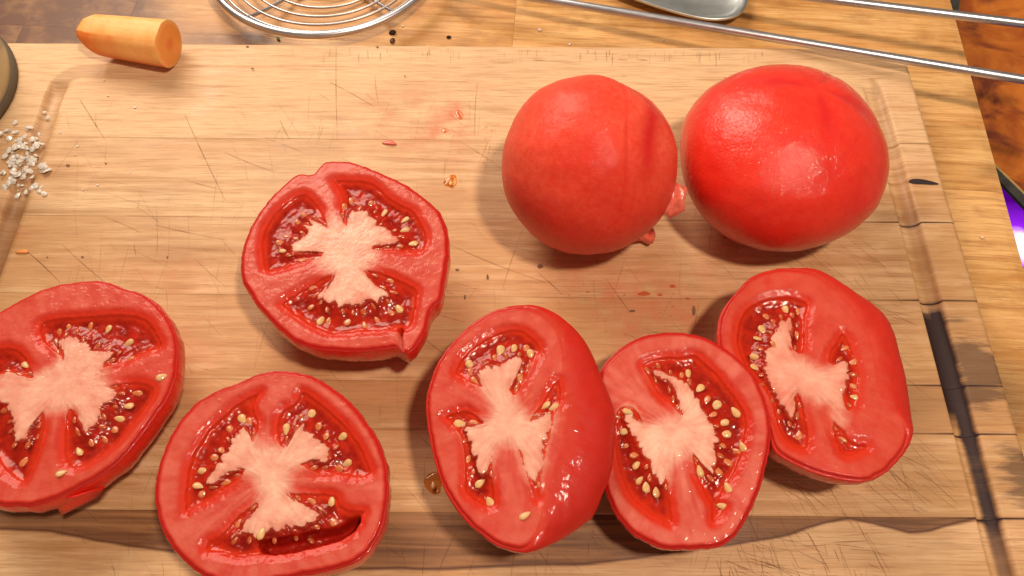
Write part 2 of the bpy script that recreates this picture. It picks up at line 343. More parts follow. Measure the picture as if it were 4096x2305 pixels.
def plank(y0, y1, tone, shift, heart):
    g = .000015
    xs = np.concatenate([np.arange(BX0, GX0-.0055, .003), np.arange(GX0-.0055, GX0+.0056, .0007), np.arange(GX0+.007, GX1-.006, .002), np.arange(GX1-.0055, BX1-.0025, .0007), np.linspace(BX1-.0024, BX1, 7)])
    lo, hi = y0+g, y1-g
    ys = [lo]
    while ys[-1] < hi-1e-9:
        y = ys[-1]; st = .0018
        if abs(y-GY1) < .0062 or abs(y-GY0) < .0062 or y > BY1-.003: st = .0006
        ys.append(min(hi, y+st))
    ys = np.unique(np.array(ys+[lo+.00022, lo+.0005, hi-.00022, hi-.0005])); X, Y = np.meshgrid(xs, ys); ny, nx = X.shape
    sd = rrect(X, Y, BX0, BX1, BY0, BY1, BCR)
    for _ in range(3):                                   # pull the corner in to its round outline
        e = 1e-5; gx = (rrect(X+e, Y, BX0, BX1, BY0, BY1, BCR)-sd)/e; gy = (rrect(X, Y+e, BX0, BX1, BY0, BY1, BCR)-sd)/e
        o = np.maximum(sd, 0); X = X-gx*o; Y = Y-gy*o; sd = rrect(X, Y, BX0, BX1, BY0, BY1, BCR)
    rd = .0026; t = np.clip((rd+sd)/rd, 0, 1); Z = ZB-rd*(1-np.sqrt(np.clip(1-t*t, 0, 1)))
    Z += .00018*fb(X*60, Y*60, 3)*sst(0, .004, -sd)
    wob = .0005*fb(X*40, Y*40, 9)
    gd = np.abs(rrect(X, Y, GX0, GX1, GY0, GY1, .010)+wob)/GW
    Z -= np.where(gd < 1, GD*(1-.85*sst(.106, .113, Y))*np.sqrt(np.clip(1-gd**2.4, 0, 1)), 0)
    if y0 > BY0+.001: Z -= .00005*np.exp(-((Y-lo)/.0004)**2)
    if y1 < BY1-.001: Z -= .00005*np.exp(-((hi-Y)/.0004)**2)
    V = np.stack([X, Y, Z], -1).reshape(-1, 3)
    x, y = V[:, 0], V[:, 1]
    pk = sum(a*np.exp(-((x-p[0])**2+(y-p[1])**2)/(r*r)) for p, r, a in pinks)
    gr = sum(a*np.exp(-((x-p[0])**2+(y-p[1])**2)/(r*r)) for p, r, a in grimes)
    bw = sum(s*np.exp(-((x-p[0])/a)**2-((y-p[1])/b)**2) for p, a, b, s in browns)
    ing = 1-sst(.75, 1.05, gd.reshape(-1)); rgt = sst(GX1-.0022, GX1+.0012, x)*(x > .1)
    prof = np.interp(y, [-.16, -.125, -.105, -.090, -.070, -.052, -.046, -.020, -.009, -.005, .02, .12], [.25, .3, .45, .78, .72, .95, 1.0, 1.0, .85, .15, .10, .0])
    charwide = np.interp(y, [-.06, -.052, -.045, -.018, -.009, -.005], [0, .7, 1, 1, .8, 0])
    ch = ing*np.maximum(prof*rgt, prof*charwide)*(x > .1)
    lb = ing*np.interp(y, [-.2, .015, .045, .065, .12], [.9, .9, .55, .4, .35])*(x < -.2)
    rb = ing*rgt*np.interp(y, [-.2, -.1, -.06, 0, .02, .12], [.9, .9, .8, .5, .55, .5])
    bw = bw+(.18+.75*sst(.11, .16, x)+.25*(vn(x*60, y*0, int(shift*9))-.4))*np.exp(-(np.minimum(y-lo, hi-y)/.0003)**2)*(y < BY1-.01)
    ch = ch+.8*np.exp(-(np.minimum(y-lo, hi-y)/.00045)**2)*sst(.14, .175, x)*(y < .06)*(.5+.5*vn(x*90, y*0, 4))
    bw = np.clip(bw+lb+rb, 0, 1)
    hd = np.interp(x, HC[:, 0], HC[:, 1]); ht = (y-hd)*1000 if heart else np.full(len(x), -9.0)
    n = nx*ny
    Fc = [(j*nx+i, j*nx+i+1, (j+1)*nx+i+1, (j+1)*nx+i) for j in range(ny-1) for i in range(nx-1)]
    loop = list(range(nx))+[j*nx+nx-1 for j in range(1, ny)]+list(range(ny*nx-2, (ny-1)*nx-1, -1))+[j*nx for j in range(ny-2, 0, -1)]
    Vl = [tuple(q) for q in V]+[(V[k][0], V[k][1], .0004) for k in loop]; L = len(loop)
    Fc += [(loop[k], n+k, n+(k+1) % L, loop[(k+1) % L]) for k in range(L)]
    m = mesh('plank', Vl, Fc, True)
    m.polygons.foreach_set('use_smooth', [True]*((nx-1)*(ny-1))+[False]*L)
    ext = lambda a: np.concatenate([a, np.asarray(a)[loop]])
    for nm, a in (('pink', pk), ('grime', gr), ('char', ch), ('brown', bw), ('heart', ht), ('hasheart', np.full(n, 1.0 if heart else 0))): attr(m, nm, ext(a))
    o = link('plank', m, M_BOARD, board); o['tone'] = tone; o['shift'] = shift
seams = [BY1, .0772, .0340, -.0042, -.0415, -.0610, -.0923, -.1285, BY0]
for k, (tn, shf) in enumerate([(-.24, 1.3), (-.02, 2.71), (.10, 4.4), (.13, 5.2), (.24, 6.9), (.10, 8.1), (.03, 3.6), (.0, 9.4)]):
    plank(seams[k+1], seams[k], tn, shf, k == 6)

# knife cuts: long thin scars in the surface, all one part
cutV, cutF, cutS = [], [], []
def cut(p, q, w, s):
    p = np.asarray(p); q = np.asarray(q); d = q-p; L = np.hypot(*d)
    if L < 1e-5: return
    d /= L; nrm = np.array([-d[1], d[0]]); k = 6; n0 = len(cutV); bend = R.uniform(-.02, .02)*L
    for i in range(k+1):
        t = i/k; c = p+d*L*t+nrm*bend*4*t*(1-t); ww = w*(.35+.65*math.sin(math.pi*min(1, max(0, t*.9+.08))))
        for sg in (-1, 1): cutV.append((*(c+nrm*sg*ww/2), ZB+.00016)); cutS.append(s)
    for i in range(k): a = n0+2*i; cutF.append((a, a+2, a+3, a+1))
IN = lambda p: GX0+.0055 < p[0] < GX1-.0055 and BY0+.03 < p[1] < GY1-.0055
def pcut(x0, y0, x1, y1, w=.00035, s=.7): cut(bpx(x0, y0), bpx(x1, y1), w, s)
for a in [(1830, 560, 2040, 700), (1320, 330, 1500, 430), (740, 460, 900, 800), (900, 610, 1100, 690), (1800, 980, 2180, 1130), (2090, 920, 2010, 1160), (1345, 190, 1350, 560), (1500, 300, 1515, 420), (1910, 330, 1900, 560), (1120, 480, 1160, 560), (3080, 2170, 3130, 2305), (2955, 2165, 3020, 2305), (2990, 2060, 3040, 2180), (3460, 2130, 3560, 2290), (3230, 2130, 3320, 2290), (2060, 2200, 2045, 2305), (2195, 2190, 2180, 2305), (2150, 2200, 2220, 2300), (1830, 2120, 1750, 2300), (1700, 2170, 1690, 2300), (3600, 1850, 3660, 2050), (1120, 1260, 1180, 1330), (100, 1000, 240, 1130), (250, 980, 420, 1130), (740, 720, 890, 760), (320, 400, 420, 560), (2420, 1110, 2520, 1250), (2150, 1090, 2250, 1180), (1700, 1250, 1860, 1290), (1660, 1330, 1790, 1430), (620, 900, 900, 960), (560, 640, 720, 640), (3110, 2050, 3190, 2200), (2990, 2230, 3260, 2305), (3660, 1650, 3560, 1580), (700, 2180, 790, 2250), (420, 870, 560, 930)]:
    pcut(*a, w=.0005, s=R.uniform(.28, .48))
for _ in range(260):                          # right field, running down to the right
    x, y = R.uniform(3050, 3750), R.uniform(950, 2000); L = R.uniform(60, 260); an = math.radians(R.gauss(38, 12))
    p, q = bpx(x, y), bpx(x+L*math.cos(an), y+L*math.sin(an))
    if IN(p) and IN(q): cut(p, q, R.uniform(.0002, .0004), R.uniform(.18, .45))
for _ in range(620):                           # fine steep cuts over the middle and the left
    x, y = R.uniform(250, 3300), R.uniform(350, 2250); L = R.uniform(40, 220); an = math.radians(R.choice([R.gauss(88, 10), R.gauss(50, 12), R.gauss(25, 12), R.gauss(110, 10)]))
    p, q = bpx(x, y), bpx(x+L*math.cos(an), y+L*math.sin(an))
    if IN(p) and IN(q): cut(p, q, R.uniform(.00018, .00034), R.uniform(.12, .38))
for _ in range(60):
    x, y = R.uniform(2850, 3500), R.uniform(2070, 2300); L = R.uniform(50, 160); an = math.radians(R.choice([R.gauss(70, 8), R.gauss(15, 8)]))
    p, q = bpx(x, y), bpx(x+L*math.cos(an), y+L*math.sin(an)); cut(p, q, R.uniform(.0002, .0004), R.uniform(.3, .6))
for _ in range(90):                           # short nicks along the far edge
    x = R.uniform(1150, 3050); y = R.uniform(188, 215); L = R.uniform(12, 60)
    p, q = bpx(x, y), bpx(x+R.uniform(-4, 4), y+L)
    if p[1] < BY1-.0026 and q[1] > GY1+.005: cut(p, q, R.uniform(.0002, .0006), R.uniform(.15, .45))
for x0, x1 in ((2130, 2180), (2470, 2510), (2550, 2590)): pcut(x0, 240, x1, 242, .0005, .7)
m = mesh('knife_cuts', cutV, cutF, False); attr(m, 'strength', cutS); o = link('knife_cuts', m, M_CUT, board); o['kind'] = 'stuff'
# dark open cracks and pits in the board
def pit(name, pts, mat=M_PIT, z=ZB+.0002):
    P = chaikin([bpx(*p) for p in pts], 2); c = P.mean(0)
    V = [(*c, z+.0001)]+[(*p, z) for p in P]; n = len(P)
    link(name, mesh(name, V, [(0, 1+i, 1+(i+1) % n) for i in range(n)]), mat, board)
pit('crack', [(3628, 726), (3650, 716), (3690, 718), (3730, 727), (3762, 738), (3735, 741), (3690, 738), (3650, 737)], M_KNOT)
for (x, y, rx, ry) in [(272, 663, 9, 7), (424, 655, 5, 4), (330, 1029, 7, 4), (2160, 1068, 14, 9), (1950, 1110, 6, 12), (1620, 305, 4, 3), (1860, 1190, 5, 10), (1830, 1080, 8, 5), (1510, 190, 6, 4), (990, 188, 6, 5), (1010, 275, 8, 3), (2530, 1245, 14, 5), (2775, 1245, 8, 26), (1130, 1260, 6, 5), (190, 1030, 5, 3), (1160, 1215, 7, 4), (670, 1030, 5, 5)]:
    pit('pit', [(x+rx*math.cos(a)*R.uniform(.7, 1.2), y+ry*math.sin(a)*R.uniform(.7, 1.2)) for a in np.arange(0, 6.2, .9)])

# ------------------------------------------------------------------ tomato seed mesh
def seed_mesh():
    V = []; Fc = []; nu, nv = 10, 8
    for j in range(nv+1):
        t = j/nv; x = -.5+t                                  # round end at -x, pointed end at +x
        w = math.sqrt(max(0, t*(1-t)))*(1.05-.55*t)*1.25
        for i in range(nu):
            a = 2*math.pi*i/nu; V.append((x, w*.62*math.cos(a), w*.30*math.sin(a)))
    for j in range(nv):
        for i in range(nu): Fc.append((j*nu+i, j*nu+(i+1) % nu, (j+1)*nu+(i+1) % nu, (j+1)*nu+i))
    return mesh('seed', V, Fc)
SEEDS = []
for mt in (M_SEED, M_SEEDG, plain('seed_deep', (.46, .085, .024), .25, .3, 500, coat=.4, sss=.3)):
    s = seed_mesh(); s.materials.append(mt); SEEDS.append(s)

# ------------------------------------------------------------------ halved tomatoes
def basis(n):
    n = np.asarray(n, float); n /= np.linalg.norm(n)
    u = np.array([1.0, 0, 0]); u -= n*np.dot(u, n); u /= np.linalg.norm(u)
    return u, np.cross(n, u), n
def radial(P, c, th):
    a = P-c; b = np.roll(P, -1, 0)-c; out = np.zeros(len(th))
    for i, t in enumerate(th):
        d = np.array([math.cos(t), math.sin(t)]); e = b-a
        den = d[0]*e[:, 1]-d[1]*e[:, 0]; den = np.where(np.abs(den) < 1e-15, 1e-15, den)
        s = (a[:, 0]*e[:, 1]-a[:, 1]*e[:, 0])/den; k = (a[:, 0]*d[1]-a[:, 1]*d[0])/den
        ok = (k >= -1e-6) & (k <= 1+1e-6) & (s > 0)
        out[i] = s[ok].max() if ok.any() else np.nan
    return out
GEL_Z = .0018
def tomato_half(label, org, sc, zc, tilt, F, loc, core, seeds, S=None, clefts=(), base=None, floor_flat=.45, drop=.7, seed=1, flap=None, redden=.15, bulge=.05):
    """cut face traced in photo crop coordinates; zc = height of the face centre, tilt = (nx, ny) lean of its normal"""
    conv = lambda P: [(org[0]+p[0]*sc, org[1]+p[1]*sc) for p in P]
    Fp = conv(F); cpx = np.mean(np.array(Fp), 0); p0 = at(cpx[0], cpx[1], zc)
    u, v, n = basis((tilt[0], tilt[1], 1))
    def loc2(P):
        out = []
        for (x, y) in conv(P):
            d = at_plane(x, y, p0, n)-p0; out.append((np.dot(d, u)*1000, np.dot(d, v)*1000))
        return np.array(out)                                  # millimetres in the cut plane
    f2 = chaikin(loc2(F), 2); s2 = chaikin(loc2(S), 2) if S is not None else None
    L2 = [(chaikin(loc2(P), 2), d) for P, d in loc]; C2 = chaikin(loc2(core), 1); K2 = [chaikin(loc2(P), 1) for P in clefts]
    c2 = f2.mean(0)
    N, NR = 400, 104
    th = np.arange(N)*2*math.pi/N
    rF = radial(f2, c2, th); rF = np.where(np.isnan(rF), np.nanmean(rF), rF)
    gp0 = (radial(s2, c2, th)-rF) if s2 is not None else rF*0; gp0 = np.where(np.isnan(gp0), 0, gp0)
    rF *= 1+(.008*fb(th*9, th*0+seed, seed)+.006*fb(th*30, th*0+seed*3, seed+5))*(1-sst(.8, 3, gp0))
    if s2 is not None:
        rS = radial(s2, c2, th); rS = np.maximum(np.where(np.isnan(rS), rF, rS)*(1+.005*fb(th*26, th*0, seed+8)*(1-.8*sst(1, 5, rS-rF))), rF+.35)
    else: rS = rF+.45+.25*fb(th*12, th*0, seed+2)
    def height(x, y):
        wx = x+.55*fb(x*.9, y*.9, seed+11)+.25*fb(x*2.6, y*2.6, seed+12); wy = y+.55*fb(x*.9, y*.9, seed+21)+.25*fb(x*2.6, y*2.6, seed+22)
        sc_ = sdf(C2, wx, wy)-.45; an0 = np.arctan2(y-cc[1], x-cc[0]); sc_ = sc_+1.5*fb(an0*15+3, np.hypot(x-cc[0], y-cc[1])*.06, seed+13)*sst(-2.5, -.2, sc_)*sst(2.5, .2, sc_)
        g = np.full(x.shape, -99.0); dep = np.zeros(x.shape); which = np.full(x.shape, -1); dw = np.full(x.shape, -99.0)
        for k, (P, d) in enumerate(L2):
            s = sdf(P, x+.35*fb(x*.7, y*.7, seed+31), y+.35*fb(x*.7, y*.7, seed+32))
            dw = np.maximum(dw, s)
            gg = np.minimum(s, -sc_)
            if d < 0:                                         # an extra hollow inside another pocket
                dep = dep+(-d)*sst(0, 1.6, gg); continue
            up = gg > g
            g = np.where(up, gg, g); which = np.where(up, k, which)
            dep = dep+.8*d*(.5*np.minimum(sst(0, 1.0, s), sst(0, 2.0, -sc_))+.5*sst(.3, 4.0, gg))
        h = -dep
        gel = sst(.5, 1.5, g)
        h = h+gel*(.30*fb(x*.33, y*.33, seed+41)+.10*fb(x*1.1, y*1.1, seed+42))
        ang = np.arctan2(y-cc[1], x-cc[0]); h = h+gel*.14*fb(ang*11, np.hypot(x, y)*.12, seed+43)
        h = h+(1-gel)*(.16*fb(x*.35, y*.35, seed+51)+.09*fb(x*1.6, y*1.6, seed+52))
        h = h+.10*sst(-.2, 1.5, sc_)*(1+.8*fb(x*1.2, y*1.2, seed+53))
        h = h-.9*sst(-3.0, .3, dw)*sst(-2.5, -6.5, sc_)
        for P in K2: h = h-5.5*sst(-.3, .9, sdf(P, x, y))
        return h, sc_, g, which, dw
    cc = C2.mean(0)
    # ring table: face, shoulder, side
    tr = np.linspace(0.004, 1, NR)**.82
    X = c2[0]+np.outer(tr, rF*np.cos(th)); Y = c2[1]+np.outer(tr, rF*np.sin(th))
    H, scor, g, which, dw = height(X, Y)
    dF = np.outer(1-tr, rF)                                   # distance to the edge of the face, roughly
    H = H-.9*(1-sst(0, 1.3, dF))**2*(1-sst(.8, 3, rS-rF))[None]
    NS = 14 if s2 is not None else 3
    ts = np.arange(1, NS+1)/NS
    gap = rS-rF
    Xs = c2[0]+(rF[None]+ts[:, None]*gap[None])*np.cos(th); Ys = c2[1]+(rF[None]+ts[:, None]*gap[None])*np.sin(th)
    dr = np.clip(gap*drop, .3, 13)
    wq = sst(1, 4, gap); He = H[-1][None]*(1-sst(0, .4, ts[:, None])*wq[None])
    Hs = He-dr[None]*(1-np.sqrt(np.clip(1-ts[:, None]**2, 0, 1)))+.25*fb(Xs*.5, Ys*.5, seed+61)*sst(0, 2, gap)[None]
    if s2 is not None: Hs += .35*fb(Xs*.22, Ys*.22, seed+62)*sst(1, 4, gap)[None]
    XX = np.concatenate([X, Xs]); YY = np.concatenate([Y, Ys]); HH = np.concatenate([H, Hs])
    Wd = p0[None, None]+(XX[..., None]*u+YY[..., None]*v+HH[..., None]*n)/1000
    rimw = Wd[-1]
    bxy = rimw[:, :2].mean(0) if base is None else np.asarray(base)
    NBt = 22; ph = np.linspace(0, math.pi/2, NBt+1)[1:]
    side = []
    for a in ph:
        rr = max(math.cos(a), 0)**.8*(1+bulge*math.sin(2*a)); rr = max(rr, floor_flat*(1-.0)) if a == ph[-1] else max(rr, floor_flat*.98)
        zz = 1-math.sin(a)**1.06
        nz = 1+.012*fb(th*4, th*0+a*2, seed+71)+.006*fb(th*22, th*0+a*9, seed+72)
        q = np.zeros((N, 3)); q[:, :2] = bxy+(rimw[:, :2]-bxy)*(rr*nz)[:, None]; q[:, 2] = ZB+.0002+(rimw[:, 2]-ZB-.0002)*zz
        side.append(q)
    root = empty('tomato_half', (bxy[0], bxy[1], ZB), label, 'tomato half', 'halved tomatoes on the board')
    org3 = np.array([bxy[0], bxy[1], ZB])
    cen = p0+(c2[0]*u+c2[1]*v+float(H[0].mean())*n)/1000
    nr = NR+NS
    allV = np.concatenate([Wd.reshape(-1, 3), cen[None]])-org3
    ic = len(allV)-1
    # classify the faces of the cut face
    fc = {}
    mid = lambda A: (A[:-1]+A[1:]+np.roll(A, -1, 1)[:-1]+np.roll(A, -1, 1)[1:])/4
    ms, mg = mid(scor), mid(g); mw = which[:-1]
    cls = np.where(ms > .05, 'core', np.where(mg > .45, 'gel', 'flesh'))
    fc['flesh'] = []; fc['core'] = []
    for j in range(nr-1):
        for i in range(N):
            k = (i+1) % N; q = (j*N+i, (j+1)*N+i, (j+1)*N+k, j*N+k)
            if j < NR-1:
                c = cls[j, i]
                if c == 'gel': c = 'gel%d' % mw[j, i]
            else: c = 'flesh'
            fc.setdefault(c, []).append(q)
    for i in range(N): fc['core'].append((ic, i, (i+1) % N))
    def fill(a, val=0.0): return np.concatenate([a.reshape(-1), np.full(NS*N, val), [a[0, 0]]])
    A_core = fill(sst(-4.8, 2.4, scor)); A_pale = fill(np.clip(sst(-9, -1.0, scor)*.95+.85*sst(-1.2, -3.8, dw)*sst(.8, 2.0, dF), 0, 1))
    A_wall = fill(sst(-3.0, -.5, dw)*(1-sst(-1.0, .4, scor))*(1-.75*sst(-7, -1.5, scor)))
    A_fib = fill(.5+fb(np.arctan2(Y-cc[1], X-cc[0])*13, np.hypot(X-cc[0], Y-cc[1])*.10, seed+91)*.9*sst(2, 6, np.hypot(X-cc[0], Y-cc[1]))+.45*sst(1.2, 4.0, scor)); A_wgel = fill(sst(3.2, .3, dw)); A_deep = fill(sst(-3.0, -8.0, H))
    A_rim = np.concatenate([(sst(2.6, .1, dF)).reshape(-1), np.ones(NS*N), [0]])
    if s2 is not None:
        wr = sst(1.5, 5, gap)                                # where the shoulder is wide it is cut flesh, not peel side
        A_rim = np.concatenate([(sst(2.6, .1, dF)*(1-.75*wr)[None]).reshape(-1), ((1-.15*wr)[None]*(.45+.55*sst(.0, .45, ts[:, None]))).reshape(-1), [0]])
    for c, fs in fc.items():
        used = np.unique(np.array([i for f in fs for i in f])); mp_ = {int(a): b for b, a in enumerate(used)}
        m = mesh(c, allV[used], [tuple(mp_[i] for i in f) for f in fs])
        for nm, A in (('core', A_core), ('pale', A_pale), ('wall', A_wall if not c.startswith('gel') else A_wgel), ('rim', A_rim), ('deep', A_deep), ('fib', A_fib)): attr(m, nm, A[used])
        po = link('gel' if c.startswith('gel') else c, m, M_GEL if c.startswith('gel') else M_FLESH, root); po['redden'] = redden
    # outer peeled side
    V = np.concatenate([rimw[None]]+[s[None] for s in side]).reshape(-1, 3)-org3
    V = np.concatenate([V, [[0, 0, .0002]]])
    nb = NBt+1; Fc = [(j*N+i, (j+1)*N+i, (j+1)*N+(i+1) % N, j*N+(i+1) % N) for j in range(nb-1) for i in range(N)]+[((nb-1)*N+i, nb*N, (nb-1)*N+(i+1) % N) for i in range(N)]
    m = mesh('peeled_side', V, Fc); attr(m, 'crease', np.clip(.9*(fb(V[:, 0]*70, V[:, 1]*70, seed+81))+.1, 0, 1)); so = link('peeled_side', m, M_SIDE, root); so['pale'] = .10
    # more seeds in a fan round the core, sunk in the gel
    sel = (scor > -2.9) & (scor < -1.3) & (g > .7); cx, cy = X[sel], Y[sel]; rs = np.random.RandomState(seed); od = rs.permutation(len(cx))
    have = [tuple(p) for p in loc2([(q[0], q[1]) for q in seeds])]; extra = []
    for k in od:
        if all((cx[k]-a)**2+(cy[k]-b)**2 > 3.5**2 for a, b in have): have.append((cx[k], cy[k])); extra.append((cx[k], cy[k]))
    # seeds
    if seeds:
        pts = np.concatenate([loc2([(s[0], s[1]) for s in seeds]), np.array(extra).reshape(-1, 2)]); seeds = list(seeds)+[(0, 0, 2)]*len(extra); hh, _, _, _, _ = height(pts[:, 0], pts[:, 1])
        for (sx, sy), h, s in zip(pts, hh, seeds):
            kind = s[2] if len(s) > 2 else 1
            ang = math.atan2(cc[1]-sy, cc[0]-sx)+R.gauss(0, .22) if len(s) < 4 else math.radians(s[3])
            ln = (R.uniform(3.2, 4.4) if kind else R.uniform(3.6, 4.6))
            up = (.14, -.12, -.22)[kind]
            o = link('seed', SEEDS[kind], None, root)
            P = p0+(sx*u+sy*v+(h+up)*n)/1000-org3; o.location = P
            d = math.cos(ang)*u+math.sin(ang)*v; e = np.cross(n, d)
            from mathutils import Matrix
            tl = R.uniform(-.25, .15); d2 = d*math.cos(tl)+n*math.sin(tl); n2 = np.cross(d2, e); rl = R.uniform(-.5, .5); e2 = e*math.cos(rl)+n2*math.sin(rl); n3 = np.cross(d2, e2)
            o.rotation_euler = Matrix(((d2[0], e2[0], n3[0]), (d2[1], e2[1], n3[1]), (d2[2], e2[2], n3[2]))).to_euler()
            w = ln/1000; o.scale = (w, w*R.uniform(.85, 1.1)*(.75 if kind == 2 else 1), w*.8)
    return root, org3

A = (900, 600); sA = 950/1531
tomato_half('halved tomato with a split notch in its rim, alone in the middle of the board', A, sA, ZB+.031, (-.02, -.03),
  [(655,70),(760,68),(880,95),(1010,150),(1130,200),(1230,265),(1330,345),(1390,410),(1425,500),(1440,620),(1425,740),(1405,870),(1390,960),(1322,1018),(1300,1090),(1290,1160),(1240,1250),(1190,1308),(1140,1295),(1120,1262),(1030,1275),(880,1292),(700,1287),(560,1265),(470,1240),(400,1190),(320,1120),(260,1050),(200,980),(150,900),(108,830),(100,700),(135,560),(195,440),(275,330),(365,230),(445,165),(490,150),(545,160),(585,142),(615,100)],
  [([(510,265),(555,300),(610,360),(650,430),(672,515),(660,600),(640,690),(560,715),(500,720),(400,755),(250,790),(235,700),(225,600),(245,510),(290,430),(360,350),(440,290)], 2.0),
   ([(690,180),(790,185),(920,185),(990,230),(1060,300),(1150,350),(1220,380),(1250,440),(1295,510),(1305,590),(1265,660),(1110,655),(950,650),(935,630),(960,600),(900,520),(790,500),(765,490),(740,430),(735,370),(760,310),(720,240)], 2.0),
   ([(345,985),(440,920),(560,850),(650,805),(700,795),(890,770),(960,770),(1060,800),(1150,840),(1250,890),(1235,960),(1225,1040),(1205,1120),(1170,1150),(1100,1140),(1000,1165),(870,1165),(700,1190),(620,1165),(530,1120),(450,1065),(380,1015)], 2.2)],
  [(545,440),(590,460),(640,490),(670,515),(685,425),(740,440),(760,490),(785,500),(795,430),(810,395),(850,400),(900,395),(930,395),(925,440),(985,455),(960,490),(1020,500),(1060,530),(1085,560),(1120,570),(1110,600),(1050,605),(980,605),(935,620),(930,650),(980,670),(960,720),(900,760),(890,780),(920,820),(960,870),(1010,900),(1060,935),(1000,950),(995,990),(960,955),(900,960),(885,1000),(850,975),(820,1015),(800,980),(740,1020),(720,970),(680,985),(640,955),(590,955),(630,910),(670,870),(700,820),(690,790),(640,760),(600,730),(635,690),(630,665),(590,650),(540,655),(480,660),(420,665),(445,630),(430,600),(490,570),(540,540),(525,510),(500,480),(560,490),(535,450)],
  [(505,410),(465,455),(390,535),(350,580),(365,635,0),(495,700),(765,360),(805,310),(930,330),(1020,390,0),(1155,430,0),(1155,500,0),(1205,585,0),(1060,825),(555,870),(610,1080,0),(660,1080),(785,1085),(890,1115),(970,1070),(1060,1030),(1115,1005,0),(550,990)],
  clefts=[[(1112,1135),(1128,1200),(1118,1290),(1135,1330),(1152,1280),(1138,1190),(1158,1150)]], seed=3)

B = (0, 1080); sB = 760/1080
tomato_half('halved tomato with two loose seeds on its flesh and a torn peel tip', B, sB, ZB+.027, (.03, -.02),
  [(480,60),(560,60),(640,80),(700,110),(770,120),(840,160),(900,210),(950,270),(985,340),(1005,420),(1000,500),(995,590),(960,690),(900,790),(820,900),(740,1010),(660,1090),(560,1165),(450,1225),(380,1258),(300,1300),(200,1330),(80,1340),(-40,1330),(-140,1270),(-220,1160),(-275,1000),(-300,820),(-290,640),(-260,480),(-190,350),(-90,270),(0,235),(90,185),(180,135),(270,100),(370,75)],
  [([(205,290),(330,262),(450,255),(560,250),(680,240),(800,255),(860,300),(895,360),(930,435),(830,460),(740,505),(660,545),(575,562),(500,540),(400,520),(350,525),(330,480),(270,440),(225,390)], 2.4),
   ([(590,660),(690,635),(780,625),(870,650),(880,700),(820,790),(740,890),(660,990),(560,1060),(470,1120),(400,1130),(360,1090),(350,980),(360,880),(375,800),(400,775),(435,800),(480,860),(520,760)], 2.0),
   ([(255,790),(262,850),(225,1000),(180,1110),(140,1205),(90,1200),(20,1140),(-50,1050),(-130,940),(-190,820),(-200,700),(-120,660),(0,700),(100,740),(150,800),(200,820)], 2.2),
   ([(0,440),(60,430),(120,460),(160,520),(200,615),(170,625),(100,600),(30,590),(-60,600),(-160,560),(-190,480),(-120,440)], 2.4)],
  [(340,395),(380,370),(420,385),(460,400),(495,420),(500,450),(560,460),(645,455),(620,510),(580,550),(590,600),(600,660),(660,690),(650,730),(620,760),(570,780),(560,820),(550,860),(520,890),(500,925),(475,920),(450,850),(430,790),(400,775),(340,800),(260,790),(210,830),(170,900),(160,960),(120,975),(85,960),(80,880),(60,800),(30,750),(-40,720),(-100,690),(-60,640),(10,610),(40,580),(90,600),(170,625),(200,610),(250,580),(330,530),(360,510),(350,450)],
  [(375,315),(495,305),(600,320,0),(715,400,0),(725,495),(130,530,0),(765,690),(715,760,0),(665,835,0,170),(630,890),(575,950),(435,1020,0),(115,1080),(505,970),(920,610,0,25),(350,1155,0,28),(320,345)], seed=5, bulge=.07, redden=.5)

